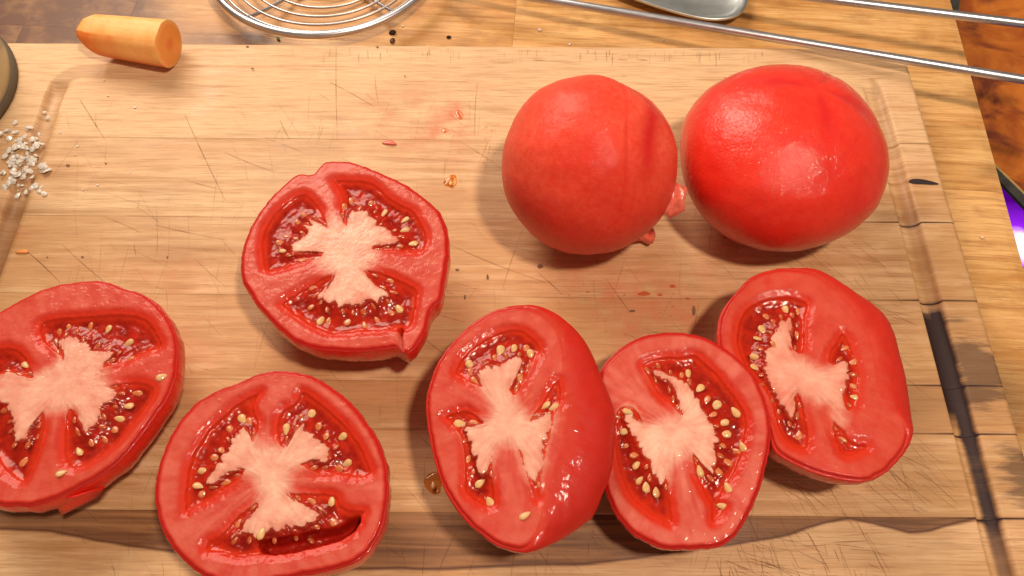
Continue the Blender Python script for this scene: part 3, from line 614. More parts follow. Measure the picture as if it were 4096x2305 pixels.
Cc = (580, 1440); sC = 1020/1710
tomato_half('halved tomato with a deep dark hollow in its lower pocket, beside the dark wood streak', Cc, sC, ZB+.033, (.0, -.03),
  [(640,150),(740,100),(850,78),(940,75),(1040,85),(1130,118),(1230,170),(1330,250),(1410,330),(1480,420),(1540,510),(1590,620),(1620,730),(1627,850),(1620,960),(1595,1080),(1550,1190),(1490,1280),(1400,1350),(1290,1390),(1150,1420),(1000,1450),(850,1480),(700,1500),(560,1500),(440,1470),(340,1410),(250,1330),(180,1240),(120,1150),(85,1040),(70,920),(75,800),(98,690),(135,590),(185,490),(245,390),(325,300),(415,240),(520,190)],
  [([(785,200),(745,250),(720,300),(735,350),(765,400),(765,470),(735,530),(728,590),(700,660),(680,730),(650,790),(560,855),(480,905),(400,955),(300,1000),(262,1030),(255,930),(265,830),(275,720),(310,620),(370,530),(420,450),(500,380),(580,310),(680,240)], 2.2),
   ([(1030,205),(1010,280),(930,310),(890,370),(875,430),(875,520),(910,600),(960,640),(1020,705),(1080,730),(1160,775),(1240,760),(1330,770),(1395,790),(1530,775),(1500,690),(1460,600),(1400,500),(1330,420),(1250,340),(1150,260),(1080,210)], 2.0),
   ([(770,930),(700,980),(620,1030),(560,1100),(500,1170),(420,1200),(390,1250),(400,1290),(480,1290),(560,1310),(640,1335),(720,1310),(850,1310),(950,1300),(1080,1270),(1200,1240),(1290,1225),(1340,1190),(1420,1130),(1450,1060),(1490,1000),(1400,1005),(1310,980),(1290,900),(1200,890),(1100,885),(970,885),(880,900)], 2.2),
   ([(750,1200),(850,1190),(950,1170),(1050,1150),(1150,1125),(1280,1110),(1400,1020),(1460,1040),(1430,1130),(1330,1205),(1200,1245),(1080,1275),(950,1305),(850,1312),(760,1295),(745,1240)], -7.0)],
  [(660,450),(690,480),(720,520),(730,580),(760,600),(820,600),(900,610),(920,600),(960,560),(1000,480),(1040,450),(1060,420),(1070,470),(1110,490),(1140,530),(1200,570),(1245,605),(1235,665),(1150,675),(1080,690),(1020,715),(980,740),(960,800),(950,860),(970,920),(1020,950),(1080,970),(1130,1010),(1225,1025),(1150,1040),(1155,1080),(1100,1070),(1080,1115),(1010,1105),(990,1135),(960,1100),(930,1155),(860,1150),(850,1130),(800,1150),(750,1195),(700,1160),(640,1170),(570,1200),(640,1140),(660,1090),(700,1050),(740,1010),(770,950),(790,890),(770,830),(740,790),(690,760),(680,730),(640,725),(590,740),(540,760),(500,790),(450,820),(410,820),(430,780),(460,740),(500,690),(520,650),(545,620),(580,580),(590,540),(600,500),(640,480)],
  [(640,385,0),(690,410),(565,460),(940,455,0),(1105,355,0),(1150,445),(1200,510),(1315,505,0),(1345,685,0),(1285,720),(380,735,0),(350,835,0),(380,890),(530,815),(465,650),(1245,940,0,95),(780,1165,0),(1110,945),(1250,1075),(515,600),(620,1090)], seed=8)

Dd = (1660, 1180); sD = 840/1138
tomato_half('halved tomato with a broad smooth red flank, overlapping the half beside it', Dd, sD, ZB+.037, (-.07, -.04),
  [(540,60),(620,68),(700,105),(760,165),(795,240),(808,320),(815,420),(812,520),(812,620),(800,720),(785,820),(755,900),(725,980),(705,1080),(695,1180),(680,1260),(645,1330),(590,1382),(500,1365),(425,1335),(355,1280),(290,1225),(212,1120),(160,1035),(120,925),(90,800),(70,680),(64,560),(84,480),(118,385),(168,305),(246,215),(338,138),(435,84)],
  [([(205,425),(240,340),(330,260),(430,200),(500,178),(580,182),(635,220),(688,275),(660,350),(620,415),(590,475),(560,535),(530,555),(505,520),(470,480),(400,510),(350,505),(300,480),(250,440)], 1.7),
   ([(150,655),(210,630),(270,615),(330,640),(370,680),(385,695),(345,720),(380,800),(430,820),(420,900),(425,950),(430,1080),(440,1140),(380,1150),(320,1110),(260,1070),(270,960),(260,860),(250,780),(215,720),(180,680)], 2.6),
   ([(605,690),(640,640),(680,590),(720,520),(760,460),(790,450),(792,520),(795,600),(760,640),(745,740),(710,860),(695,960),(682,1060),(665,1130),(620,1040),(600,980),(580,920),(560,860),(535,815),(570,760)], 1.7)],
  [(335,420),(370,400),(405,375),(420,400),(480,370),(520,345),(585,340),(585,380),(560,410),(530,450),(510,490),(505,530),(530,560),(590,660),(610,690),(650,670),(700,645),(745,635),(745,690),(720,740),(705,790),(695,850),(690,920),(670,960),(655,1015),(620,1000),(600,950),(590,900),(570,850),(535,810),(490,800),(430,810),(420,860),(400,900),(390,950),(360,970),(345,940),(330,880),(310,840),(295,780),(265,720),(340,715),(400,690),(430,640),(410,580),(385,520),(360,480),(345,450)],
  [(295,370,0),(300,410),(325,460),(460,290,0),(535,285,0),(600,285),(625,315,0),(570,450),(430,335),(240,690,0),(315,685),(705,595,0),(755,605,0),(285,885),(350,1010,0),(405,1120,0,120),(595,1195,0,28),(670,1030)],
  S=[(540,45),(660,46),(760,82),(860,148),(930,220),(978,310),(1012,400),(1052,480),(1086,570),(1092,640),(1088,760),(1080,870),(1060,960),(1020,1040),(980,1150),(920,1210),(840,1270),(740,1340),(660,1380),(590,1398),(500,1378),(420,1347),(350,1288),(280,1236),(200,1130),(150,1040),(110,930),(80,800),(60,680),(54,560),(74,480),(108,380),(158,300),(238,210),(330,128),(430,73)], drop=.55, seed=13, redden=.4, bulge=.0, base=at(2020, 1690, ZB+.026)[:2])

Ee = (2380, 1280); sE = 740/1106
tomato_half('pale pink halved tomato wedged between two other halves, wet and glistening along its lower rim', Ee, sE, ZB+.0275, (-.10, -.05),
  [(400,75),(500,72),(600,85),(690,120),(780,175),(860,230),(930,300),(980,390),(1020,490),(1045,590),(1050,700),(1030,820),(1000,940),(960,1060),(910,1170),(850,1270),(760,1345),(660,1360),(540,1362),(420,1365),(330,1330),(240,1280),(170,1215),(120,1140),(80,1050),(60,950),(45,850),(35,720),(30,600),(28,480),(28,380),(44,275),(120,200),(200,140),(300,95)],
  [([(270,250),(400,210),(520,215),(600,190),(660,250),(740,320),(800,400),(860,470),(910,560),(920,640),(900,720),(880,830),(830,930),(780,1010),(740,1080),(800,1120),(710,1225),(690,1190),(700,1110),(640,1020),(590,910),(572,790),(590,690),(560,620),(515,585),(470,530),(400,470),(340,400),(300,320)], 2.0),
   ([(130,520),(230,500),(280,580),(300,640),(250,650),(300,760),(380,880),(420,905),(445,960),(450,1080),(480,1230),(400,1200),(300,1140),(210,1060),(160,960),(130,850),(110,700),(110,590)], 2.0)],
  [(345,300),(420,310),(480,340),(540,380),(590,440),(630,510),(660,570),(690,610),(710,660),(735,710),(710,770),(715,850),(705,920),(680,890),(640,860),(610,820),(575,780),(540,800),(460,850),(420,905),(405,980),(370,950),(345,900),(330,860),(290,800),(250,720),(220,660),(190,610),(165,560),(200,520),(240,590),(290,630),(350,620),(430,610),(500,600),(520,560),(510,490),(480,420),(440,370),(390,340)],
  [(560,315,0),(630,400,0),(668,470),(728,500,0),(845,540,0,120),(770,605,0),(785,675,0),(885,755,0,110),(850,775),(795,840),(630,900,0,100),(795,1000,0),(765,1110,0,165),(195,550,0),(180,660,0),(190,740),(240,800),(250,855,0),(270,950,0),(310,990,0),(370,1020,0),(520,330),(760,740),(700,560),(740,900)], seed=21, redden=.0, bulge=.0)

Ff = (2820, 1040); sF = 900/1418
tomato_half('halved tomato with a lumpy shoulder and torn lower edge, nearest the dark stained groove', Ff, sF, ZB+.0315, (-.09, -.03),
  [(450,60),(560,58),(680,80),(760,130),(850,200),(930,290),(1000,400),(1060,520),(1090,640),(1100,760),(1130,880),(1200,960),(1270,1040),(1280,1130),(1230,1220),(1150,1310),(1080,1360),(1000,1385),(880,1375),(780,1350),(690,1320),(600,1285),(510,1240),(440,1180),(420,1090),(385,990),(310,890),(225,760),(140,640),(90,520),(90,440),(105,350),(145,270),(210,200),(270,130),(350,85)],
  [([(230,330),(300,270),(400,230),(520,215),(600,235),(662,260),(645,330),(635,420),(640,520),(630,590),(590,600),(545,560),(520,640),(560,840),(600,830),(630,920),(645,1000),(665,1100),(660,1200),(560,1180),(490,1120),(450,1020),(410,880),(340,780),(255,670),(205,560),(195,470)], 2.6),
   ([(870,440),(910,490),(940,570),(970,650),(985,740),(970,840),(960,920),(920,960),(880,950),(850,800),(800,670),(770,640),(780,570),(830,510)], 1.8),
   ([(800,980),(830,1030),(880,1060),(900,1120),(960,1150),(1030,1150),(1035,1190),(980,1210),(920,1240),(860,1230),(830,1140),(800,1070)], 2.4)],
  [(545,370),(500,380),(455,410),(450,460),(415,490),(415,550),(375,580),(385,640),(378,710),(415,790),(445,855),(490,920),(530,970),(555,1005),(560,920),(565,850),(590,825),(620,860),(680,880),(710,900),(750,880),(800,930),(830,1000),(860,1045),(890,1000),(885,950),(860,880),(870,830),(890,790),(905,730),(890,640),(850,640),(800,680),(740,700),(680,660),(600,620),(550,590),(540,540),(545,450)],
  [(515,295,0),(400,340),(370,425,0),(340,480,0),(325,600,0),(325,665,0),(580,465),(600,310),(890,540),(940,640),(930,790),(950,860,0),(880,1120),(600,1085),(430,530)],
  S=[(450,45),(560,38),(680,40),(780,65),(880,128),(990,188),(1100,240),(1180,310),(1230,410),(1252,520),(1282,620),(1310,740),(1335,900),(1340,1010),(1310,1140),(1260,1220),(1180,1310),(1100,1368),(1000,1398),(880,1388),(780,1366),(680,1336),(590,1296),(500,1252),(430,1196),(405,1100),(370,1000),(295,900),(210,765),(125,640),(76,520),(75,440),(90,350),(130,270),(200,195),(260,120),(340,74)], drop=.6, seed=34, redden=.8, bulge=.0)

# ------------------------------------------------------------------ whole peeled tomatoes
def whole(label, c, a, cz, pale, fn, seed):
    nu, nv = 220, 120
    V = []; cr = []
    U = np.arange(nu)*2*math.pi/nu; Vv = np.linspace(-math.pi/2, math.pi/2, nv+1)
    UU, VV = np.meshgrid(U, Vv)
    X = np.cos(VV)*np.cos(UU); Y = np.cos(VV)*np.sin(UU); Z = np.sin(VV)
    k, crs = fn(X, Y, Z, UU, VV)
    k = k*(1+.022*(fb(X*2.2+5, Y*2.2+Z*1.7, seed))+.004*fb(X*7+Z*3, Y*7-Z*4, seed+1)+.0016*fb(X*22+Z*9, Y*22-Z*12, seed+2))
    ss = 1.0
    zf = np.where(Z < -.86, -.86-(Z+.86)*.0, Z)               # flat where it rests
    P = np.stack([a*X*k, a*Y*k, cz*Z*k], -1)
    P[..., 2] = np.maximum(P[..., 2], -cz*.985)+cz*.985+.0002
    V = P.reshape(-1, 3)
    Fc = [(j*nu+i, j*nu+(i+1) % nu, (j+1)*nu+(i+1) % nu, (j+1)*nu+i) for j in range(nv) for i in range(nu)]
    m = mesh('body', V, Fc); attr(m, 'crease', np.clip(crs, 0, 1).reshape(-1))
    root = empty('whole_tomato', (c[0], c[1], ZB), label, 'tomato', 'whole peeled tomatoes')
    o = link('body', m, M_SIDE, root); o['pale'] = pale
    return root
def fnL(X, Y, Z, U, V):
    def gauss(ax, ay, az, s): return np.exp(-((X-ax)**2+(Y-ay)**2+(Z-az)**2)/(s*s))
    top = sst(.35, .95, Z)
    k = 1+.018*np.cos(5*U+.6)*top*np.cos(V)**2*2 - .05*gauss(.35, .62, .68, .22) + .02*gauss(.45, .2, .85, .25)-.03*gauss(.62, -.18, .72, .2)
    seam = np.exp(-((X-.22-.10*Z)/.022)**2)*sst(.1, .5, Z)*(Y < .75)
    k = k-.008*seam
    crs = .55*seam*.5+1.0*gauss(.33, .66, .66, .26)*sst(.3, .6, fb(X*3, Y*5, 4)*.6+.5)+.9*np.exp(-((X-.60-.15*Y)/.09)**2)*sst(.0, .6, Z)*sst(.65, .2, np.abs(Y+.15))+.75*np.exp(-((Y-.50+.9*(X-.35))/.07)**2)*sst(.3, .7, Z)*(X > .2)
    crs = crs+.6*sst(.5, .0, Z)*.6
    return k, crs
def fnR(X, Y, Z, U, V):
    top = sst(.2, .95, Z)
    dx, dy = X-.18, Y-.28; ang = np.arctan2(dy, dx); rr = np.hypot(dx, dy)
    star = np.zeros_like(X)
    for t in (.9, 2.9, 4.75, 5.9): 
        dd = np.abs((ang-t+math.pi) % (2*math.pi)-math.pi); star = np.maximum(star, np.exp(-(dd/.20)**2)*sst(.04, .2, rr)*sst(.85, .35, rr))
    star = star*sst(.05, .4, Z)
    sq = (np.abs(X)**2.7+np.abs(Y)**2.7+1e-9)**(1/2.7)/(np.hypot(X, Y)+1e-6); k0 = 1+(1/np.maximum(sq, .7)-1)*.45*np.cos(V)**2
    k = k0-.013*star+.014*np.cos(4*U+.9)*np.cos(V)**2-.02*np.exp(-(rr/.15)**2)*(Z > 0)
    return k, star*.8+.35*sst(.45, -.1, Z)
TL = whole('smaller peeled tomato, dull salmon red, with a torn flap of flesh at its side', (.03024, .03485), .03447, .03620, .95, fnL, 4)
TR = whole('larger peeled tomato, flattened and glossy red with a bright wet highlight', (.10942, .04428), .04048, .03046, .25, fnR, 6)

def sheet(name, pts, mat, parent, thick=.0007, smooth=2, curl=None):
    """a thin torn sheet given by 3-D corner points"""
    P = [np.asarray(p, float) for p in pts]; loc = np.array(parent.location) if parent else np.zeros(3)
    Q = np.array(P)
    for _ in range(smooth):
        Rr = np.roll(Q, -1, 0); Q = np.stack([.8*Q+.2*Rr, .2*Q+.8*Rr], 1).reshape(-1, 3)
    c = Q.mean(0); n = np.zeros(3)
    for a, b in zip(Q, np.roll(Q, -1, 0)): n += np.cross(a-c, b-c)
    n /= np.linalg.norm(n); k = len(Q)
    V = []; Fc = []
    for s in (-.5, .5):
        for f in (1.0, .66, .33):
            for i, p in enumerate(Q): V.append(c+(p-c)*f+n*thick*(s*(.5+.9*(1-f))+.5*math.sin(p[0]*900+f*2))-loc)
        V.append(c+n*thick*s*1.6-loc)
    h = 3*k+1
    for b in (0, h):
        for r in range(2):
            for i in range(k): q = (b+r*k+i, b+r*k+(i+1) % k, b+(r+1)*k+(i+1) % k, b+(r+1)*k+i); Fc.append(q if b else q[::-1])
        for i in range(k): q = (b+2*k+i, b+2*k+(i+1) % k, b+3*k); Fc.append(q if b else q[::-1])
    for i in range(k): Fc.append((i, (i+1) % k, h+(i+1) % k, h+i))
    return link(name, mesh(name, V, Fc), mat, parent)
zf = .045
sheet('torn_flap', [at(2625, 835, .052), at(2640, 790, .054), at(2662, 772, .055), at(2685, 738, .057), at(2700, 728, .058), at(2722, 738, .058), at(2748, 750, .057), at(2745, 775, .056), at(2738, 800, .055), at(2740, 842, .052), at(2712, 858, .050), at(2680, 874, .049), at(2668, 858, .050), at(2645, 862, .050)], M_FLAP, TL, .0009, 0)
sheet('torn_flap', [at(2500, 955, .030), at(2550, 915, .031), at(2610, 905, .031), at(2622, 935, .027), at(2612, 965, .024), at(2590, 978, .0225), at(2555, 958, .0235), at(2525, 965, .0235)], M_FLAP, TL, .0012)
sheet('torn_flap', [at(2896, 305, .052), at(2905, 312, .053), at(2925, 308, .054), at(2915, 322, .053), at(2900, 325, .052)], M_FLAP, TR, .0008)
H1 = [o for o in COL.objects if o.name.startswith('tomato_half')][1]
sheet('torn_flap', [at(190, 2000, .043), at(300, 1985, .044), at(420, 1940, .042), at(390, 1990, .037), at(310, 2030, .034), at(246, 2064, .034), at(228, 2030, .039)], M_SIDE, H1, .0009, 0)

# ------------------------------------------------------------------ carrot piece
def carrot():
    e0 = at(392, 142, ZB+.0098); e1 = at(676, 178, ZB+.0112)
    ax = e1-e0; L = np.linalg.norm(ax); ax /= L
    u = np.cross(ax, [0, 0, 1.0]); u /= np.linalg.norm(u); w = np.cross(u, ax)         # u points toward the viewer side
    nf = 11; nsub = 4; seg = nf*nsub; V = []; st = np.linspace(0, 1, 30); crn = np.random.RandomState(5)
    fo = crn.uniform(.965, 1.02, nf)
    for s in st:
        r = .0095+.0018*s**.7
        for k in range(seg):
            f = k//nsub; a = 2*math.pi*(k/nsub)/nf; am = 2*math.pi*(f+.5)/nf
            rr = r*fo[f]*(.75+.25/ math.cos(a-am)*math.cos(math.pi/nf))*1.0
            p = np.array([math.cos(a)*rr, math.sin(a)*rr])
            off = 0
            if s < .35:                                                                # slanting knife cut at the thin end
                off = (-p[0]*.35 + p[1]*-.55)*(.35-s)/.35*.9
            rnd = 1-.14*max(0, (.06-s)/.06)
            V.append(e0+ax*(s*L+off+.0004*fb(np.array(a*3), np.array(s*9), 3))+u*p[0]*rnd+w*p[1]*rnd)
    V = np.array(V); lo = V[:, 2].min(); V[:, 2] += ZB+.0002-lo
    base = np.array([*((e0+e1)/2)[:2], ZB])
    root = empty('carrot_piece', base, 'short peeled carrot piece with a flat cut end at the far board edge', 'carrot')
    Fc = [(j*seg+k, j*seg+(k+1) % seg, (j+1)*seg+(k+1) % seg, (j+1)*seg+k) for j in range(29) for k in range(seg)]
    V0 = V[:seg].mean(0)-ax*.0005+w*.0010; VB = np.concatenate([V, [V0]])-base
    Fc += [(k, len(V), (k+1) % seg) for k in range(seg)]
    q = NT('carrot_side'); v = q.coord(); n1 = q.noise(v, 110, 4, .6); n2 = q.noise(v, 700, 3)
    fr = q.attr('fresh'); f = q.rng(q.math('ADD', fr, q.math('MULTIPLY', q.math('SUBTRACT', n1, .5), .7)), .30, .62)
    c = q.mix(f, q.mix(q.rng(n1, .3, .7), c4(.88, .37, .09), c4(.95, .52, .19)), c4(.80, .20, .03))
    q.P(Base_Color=c, Roughness=.5, Subsurface_Weight=.25, Subsurface_Radius=(1, .4, .15), Subsurface_Scale=.003); q.bump(n2, .3, .0003)
    m = mesh('body', VB, Fc, True)
    A2 = []
    for j, s in enumerate(st):
        for k in range(seg):
            a = 2*math.pi*(k/nsub)/nf; uu, ww = math.cos(a), math.sin(a)
            A2.append(.62*(uu > .55)*(1-s*.9)+.55*(ww < -.30)+.25*(s < .08))
    attr(m, 'fresh', A2+[.6]); link('body', m, q.m, root)
    cen = V[-seg:].mean(0); ring = V[-seg:]
    VV = []
    nr = 10
    for t in np.linspace(1, .1, nr):
        for p in ring: VV.append(cen+(p-cen)*t*(1 if t < 1 else 1)+ax*(.0006*(1-t**6))-base)
    VV.append(cen+ax*.0006-base); Fd = [(j*seg+k, j*seg+(k+1) % seg, (j+1)*seg+(k+1) % seg, (j+1)*seg+k) for j in range(nr-1) for k in range(seg)]+[((nr-1)*seg+k, (nr-1)*seg+(k+1) % seg, nr*seg) for k in range(seg)]
    q = NT('carrot_end'); v = q.coord(); n1 = q.noise(v, 240, 4, .6)
    rad = q.math('ADD', q.attr('rad'), q.math('MULTIPLY', q.math('SUBTRACT', n1, .5), .25))
    c = q.mix(q.rng(rad, .12, .38), c4(.76, .20, .03), c4(.82, .31, .06)); c = q.mix(q.rng(rad, .78, .98), c, c4(.90, .42, .13))
    q.P(Base_Color=c, Roughness=.42, Subsurface_Weight=.25, Subsurface_Radius=(1, .4, .15), Subsurface_Scale=.003); q.bump(n1, .3, .0004)
    m = mesh('cut_end', VV, Fd); attr(m, 'rad', [t for t in np.linspace(1, .1, nr) for _ in range(seg)]+[0]); link('cut_end', m, q.m, root)
carrot()
M_CRUMBO = plain('carrot_crumb', (.82, .30, .08), .5, .2)

# ------------------------------------------------------------------ wire skimmer
def skimmer():
    zr = .013
    pts = np.array([at(*p, zr) for p in [(863, 8), (967, 50), (1099, 113), (1255, 142), (1371, 138), (1488, 105), (1565, 66), (1651, 4)]])
    Am = np.c_[2*pts[:, :2], np.ones(len(pts))]; s = np.linalg.lstsq(Am, (pts[:, :2]**2).sum(1), rcond=None)[0]
    c = s[:2]; r = math.sqrt(s[2]+c@c)
    root = empty('wire_skimmer', (c[0], c[1], 0), 'round steel wire skimmer with spiral basket and long twin rod handle lying on the table', 'skimmer')
    org = np.array([c[0], c[1], 0])
    a = np.linspace(0, 2*math.pi, 160, endpoint=False)
    link('ring', mesh('ring', *tube(np.c_[r*np.cos(a), r*np.sin(a), np.full(160, zr)], .0020, 14, True)), M_STEEL, root)
    dip = lambda q: zr-.0008-.0085*(1-(q/r)**2)
    for f in (.935, .83, .71, .585, .46, .335, .21):
        q = r*f
        link('basket_wire', mesh('basket_wire', *tube(np.c_[q*np.cos(a), q*np.sin(a), np.full(160, dip(q))], .0007, 8, True)), M_WIRE, root)
    for an in (-1.57-.62, -1.57+.72, .94, 2.5):
        qq = np.linspace(-.012*0+.0, r*.995, 24)
        p = np.c_[qq*math.cos(an), qq*math.sin(an), [dip(q)-.0013+.0016*(q/r)**6 for q in qq]]
        link('basket_rib', mesh('basket_rib', *tube(p, .0010, 8)), M_STEEL, root)
    for (x0, y0, z0, x1, y1, z1) in [(1722, -78, zr, 4500, 387, .034), (1835, -185, zr, 4500, 145, .040)]:
        p = at(x0, y0, z0); q = at(x1, y1, z1); n = 40
        # the rod rises gently so that it clears the corner of the board
        P = np.array([p+(q-p)*t for t in np.linspace(0, 1, n)])-org
        link('handle_rod', mesh('handle_rod', *tube(P, .0021, 14)), M_STEEL, root)
skimmer()

# ------------------------------------------------------------------ steel spoon bowl
def spoon():
    zr = .0075
    out = [(2380,-75),(2460,-38),(2552,0),(2660,36),(2770,66),(2840,78),(2900,77),(2945,66),(2975,44),(2992,10),(2990,-40),(2960,-95),(2880,-150),(2740,-190),(2560,-205),(2420,-180),(2350,-130)]
    P = np.array([at(*p, zr) for p in out])[:, :2]; P = chaikin(P, 3); c = P.mean(0); k = len(P)
    root = empty('serving_spoon', (c[0], c[1], 0), 'shallow steel serving spoon with a raised rim lying beside the skimmer rods', 'spoon')
    prof = [(1.0, zr-.0011), (1.004, zr-.0004), (.992, zr+.0002), (.955, zr+.0001), (.915, zr-.0003), (.89, zr-.0007), (.875, zr-.0013), (.82, zr-.0022), (.7, zr-.0034), (.45, zr-.0046), (.2, zr-.0052)]
    V = []; 
    for f, z in prof:
        for p in P-c: V.append((*(p*f), z))
    V.append((0, 0, zr-.0053)); n = len(prof)
    Fc = [(j*k+i, (j)*k+(i+1) % k, (j+1)*k+(i+1) % k, (j+1)*k+i) for j in range(n-1) for i in range(k)]+[((n-1)*k+i, (n-1)*k+(i+1) % k, n*k) for i in range(k)]
    # underside
    b0 = len(V)
    und = [(1.0, zr-.0011), (.9, zr-.0030), (.7, zr-.0058), (.45, zr-.0068), (.2, .0003)]
    for f, z in und:
        for p in P-c: V.append((*(p*f), z))
    V.append((0, 0, .0002)); nu_ = len(und)
    Fc += [(b0+j*k+i, b0+(j+1)*k+i, b0+(j+1)*k+(i+1) % k, b0+j*k+(i+1) % k) for j in range(nu_-1) for i in range(k)]+[(b0+(nu_-1)*k+i, b0+nu_*k, b0+(nu_-1)*k+(i+1) % k) for i in range(k)]
    link('bowl', mesh('bowl', V, Fc), M_SPOON, root)
    h0 = at(2385, -120, zr)-np.array([c[0], c[1], 0]); h1 = at(1700, -420, .012)-np.array([c[0], c[1], 0])
    link('handle', mesh('handle', *tube([h0+(h1-h0)*t for t in np.linspace(0, 1, 12)], .003, 12)), M_SPOON, root)
spoon()

# ------------------------------------------------------------------ bowl at the left, only its foot and lower wall in view
def lathe(prof, n=96):
    V = []; 
    for r, z in prof:
        for i in range(n): a = 2*math.pi*i/n; V.append((r*math.cos(a), r*math.sin(a), z))
    Fc = [(j*n+i, j*n+(i+1) % n, (j+1)*n+(i+1) % n, (j+1)*n+i) for j in range(len(prof)-1) for i in range(n)]
    return mesh('body', V, Fc)
pc = at(48, 385, ZB); rj = .046
jar = empty('storage_jar', (pc[0]-rj, pc[1], ZB), 'olive tan stoneware jar standing on the board beside the salt', 'jar')
q = NT('stoneware'); n1 = q.noise(q.coord(), 60, 4); q.P(Base_Color=q.mix(q.rng(n1, .3, .7), c4(.42, .36, .21), c4(.55, .46, .28)), Roughness=.35); q.bump(n1, .2, .0006)
link('body', lathe([(.0, .0003), (.040, .0003), (.0445, .0012), (rj, .004), (rj+.0004, .010), (rj, .05), (rj, .09), (rj-.001, .097), (rj-.004, .10), (rj-.007, .10), (rj-.008, .095), (rj-.008, .02), (0, .018)]), q.m, jar)
q2 = NT('foot_shading'); q2.P(Base_Color=c4(.10, .075, .05), Roughness=.6)  # dark edge shading of the vessel, put into this ring's own colour
link('foot_shade_ring', lathe([(rj-.003, .0002), (rj+.0012, .0002), (rj+.0016, .0022), (rj+.0010, .0042), (rj-.001, .0046)]), q2.m, jar)

# ------------------------------------------------------------------ beyond the table: rust coloured tray and a purple lamp
def slab(name, pts, z0, z1, mat, parent=None):
    P = np.array([at(x, y, z1)[:2] for x, y in pts]); k = len(P); V = [(*p, z1) for p in P]+[(*p, z0) for p in P]
    Fc = [tuple(range(k)), tuple(range(2*k-1, k-1, -1))]+[(i, k+i, k+(i+1) % k, (i+1) % k) for i in range(k)]
    m = mesh(name, V, Fc, False)
    a = sum(P[i][0]*P[(i+1) % k][1]-P[(i+1) % k][0]*P[i][1] for i in range(k))
    if a < 0: m.flip_normals()
    return link(name, m, mat, parent)
q = NT('rust_plate'); v = q.coord(); n1 = q.noise(v, 22, 5, .6, 1.0); n2 = q.noise(v, 90, 4, .6)
c = q.mix(q.rng(n1, .38, .62), c4(.30, .060, .006), c4(.55, .165, .020)); c = q.mix(q.rng(q.noise(v, 16, 4, .6, 1.5), .56, .66), c, c4(.15, .028, .010)); c = q.mix(q.rng(n2, .6, .8, 0, .4), c, c4(.60, .25, .05))
q.P(Base_Color=c, Roughness=.42); q.bump(n2, .3, .0008)
M_RUST = q.m; M_IRON = plain('dark_iron', (.045, .045, .042), .42, .4, 200, bump=.3); M_EDGE = plain('worn_edge', (.42, .27, .10), .5, .3, 120)
tray = empty('rusty_tray', tuple(at(4100, 350, -.045)), 'rust orange metal tray with a dark iron rim beside the table edge', 'tray')
def child(o, root): o.parent = root; o.location = tuple(-np.array(root.location)); return o
child(slab('plate', [(3770, -250), (4700, -250), (4700, 1420), (4096, 772), (3950, 628), (3880, 380), (3830, 130)], -.0435, -.042, M_RUST), tray)
child(slab('iron_rim', [(3953, 640), (4096, 780), (4700, 1430), (4700, 1500), (4096, 826), (3975, 700), (3955, 665)], -.0425, -.0405, M_IRON), tray)
child(slab('worn_edge', [(3946, 622), (4096, 766), (4600, 1310), (4600, 1322), (4096, 778), (3948, 634)], -.043, -.0412, M_EDGE), tray)
child(slab('iron_bracket', [(3775, -60), (3850, -60), (3838, 20), (3830, 70), (3815, 100), (3800, 60), (3780, 20)], -.05, -.038, M_IRON), tray)
lampo = empty('purple_lamp', tuple(at(4100, 950, -.07)), 'purple glowing lamp below the rusty tray', 'lamp')
gc = at(4090, 985, -.070)
q = NT('purple_glow'); dv = q.n('ShaderNodeVectorMath', operation='DISTANCE'); q.put(dv.inputs[0], q.coord()); dv.inputs[1].default_value = tuple(gc)
gf = q.math('ADD', dv.outputs['Value'], q.math('MULTIPLY', q.math('SUBTRACT', q.noise(q.coord(), 160, 3), .5), .006))
q.P(Base_Color=c4(.2, .02, .5), Roughness=.3, Emission_Color=q.mix(q.rng(gf, .006, .013), c4(1.0, .80, 1.0), q.mix(q.rng(gf, .012, .030), c4(.36, .02, 1.0), c4(.07, .0, .22))), Emission_Strength=q.rng(gf, .005, .014, 2.2, 1.0)); MG = q.m
q = NT('dark_violet'); q.P(Base_Color=c4(.05, .008, .12), Emission_Color=c4(.10, .0, .32), Emission_Strength=1.0, Roughness=.3); MV = q.m
child(slab('housing', [(3960, 640), (4700, 640), (4700, 1900), (4240, 1900), (4060, 1250)], -.090, -.075, MV), lampo)
child(slab('glow_panel', [(3985, 690), (4060, 740), (4300, 900), (4400, 1300), (4120, 1300), (4050, 1060), (4010, 900)], -.0755, -.070, MG), lampo)

# ------------------------------------------------------------------ small loose things
def lump(name, s, seed, flat=.5, sub=2):
    import bmesh
    bm = bmesh.new(); bmesh.ops.create_icosphere(bm, subdivisions=sub, radius=1)
    rs = np.random.RandomState(seed); d = rs.randn(7, 3); d /= np.linalg.norm(d, axis=1)[:, None]; h = rs.uniform(.55, .95, 7)
    for v in bm.verts:
        p = np.array(v.co)
        for dd, hh in zip(d, h):
            t = p@dd
            if t > hh: p = p-dd*(t-hh)
        v.co = (p[0]*s, p[1]*s*.8, (p[2]*flat)*s)
    m = bpy.data.meshes.new(name); bm.to_mesh(m); bm.free(); return m
SALTM = []
for k in range(6):
    m = lump('salt_flake', 1.0, 30+k, R.uniform(.22, .45), 1); m.materials.append(M_SALT); SALTM.append(m)
def flake(x, y, r, z=ZB, label=None, group='salt flakes by the jar'):
    p = at(x, y, z+r*.4); o = bpy.data.objects.new('salt_flake', R.choice(SALTM)); COL.objects.link(o)
    o.location = (p[0], p[1], z+r*.42); o.scale = (r,)*3; o.rotation_euler = (R.uniform(-.5, .5), R.uniform(-.5, .5), R.uniform(0, 6.3))
    return tag(o, label or 'coarse white salt flake in the little pile beside the jar', 'salt flake', group)
def inside_jar(x, y):
    p = at(x, y, ZB); return math.hypot(p[0]-(pc[0]-rj), p[1]-pc[1]) < rj+.002
made = 0
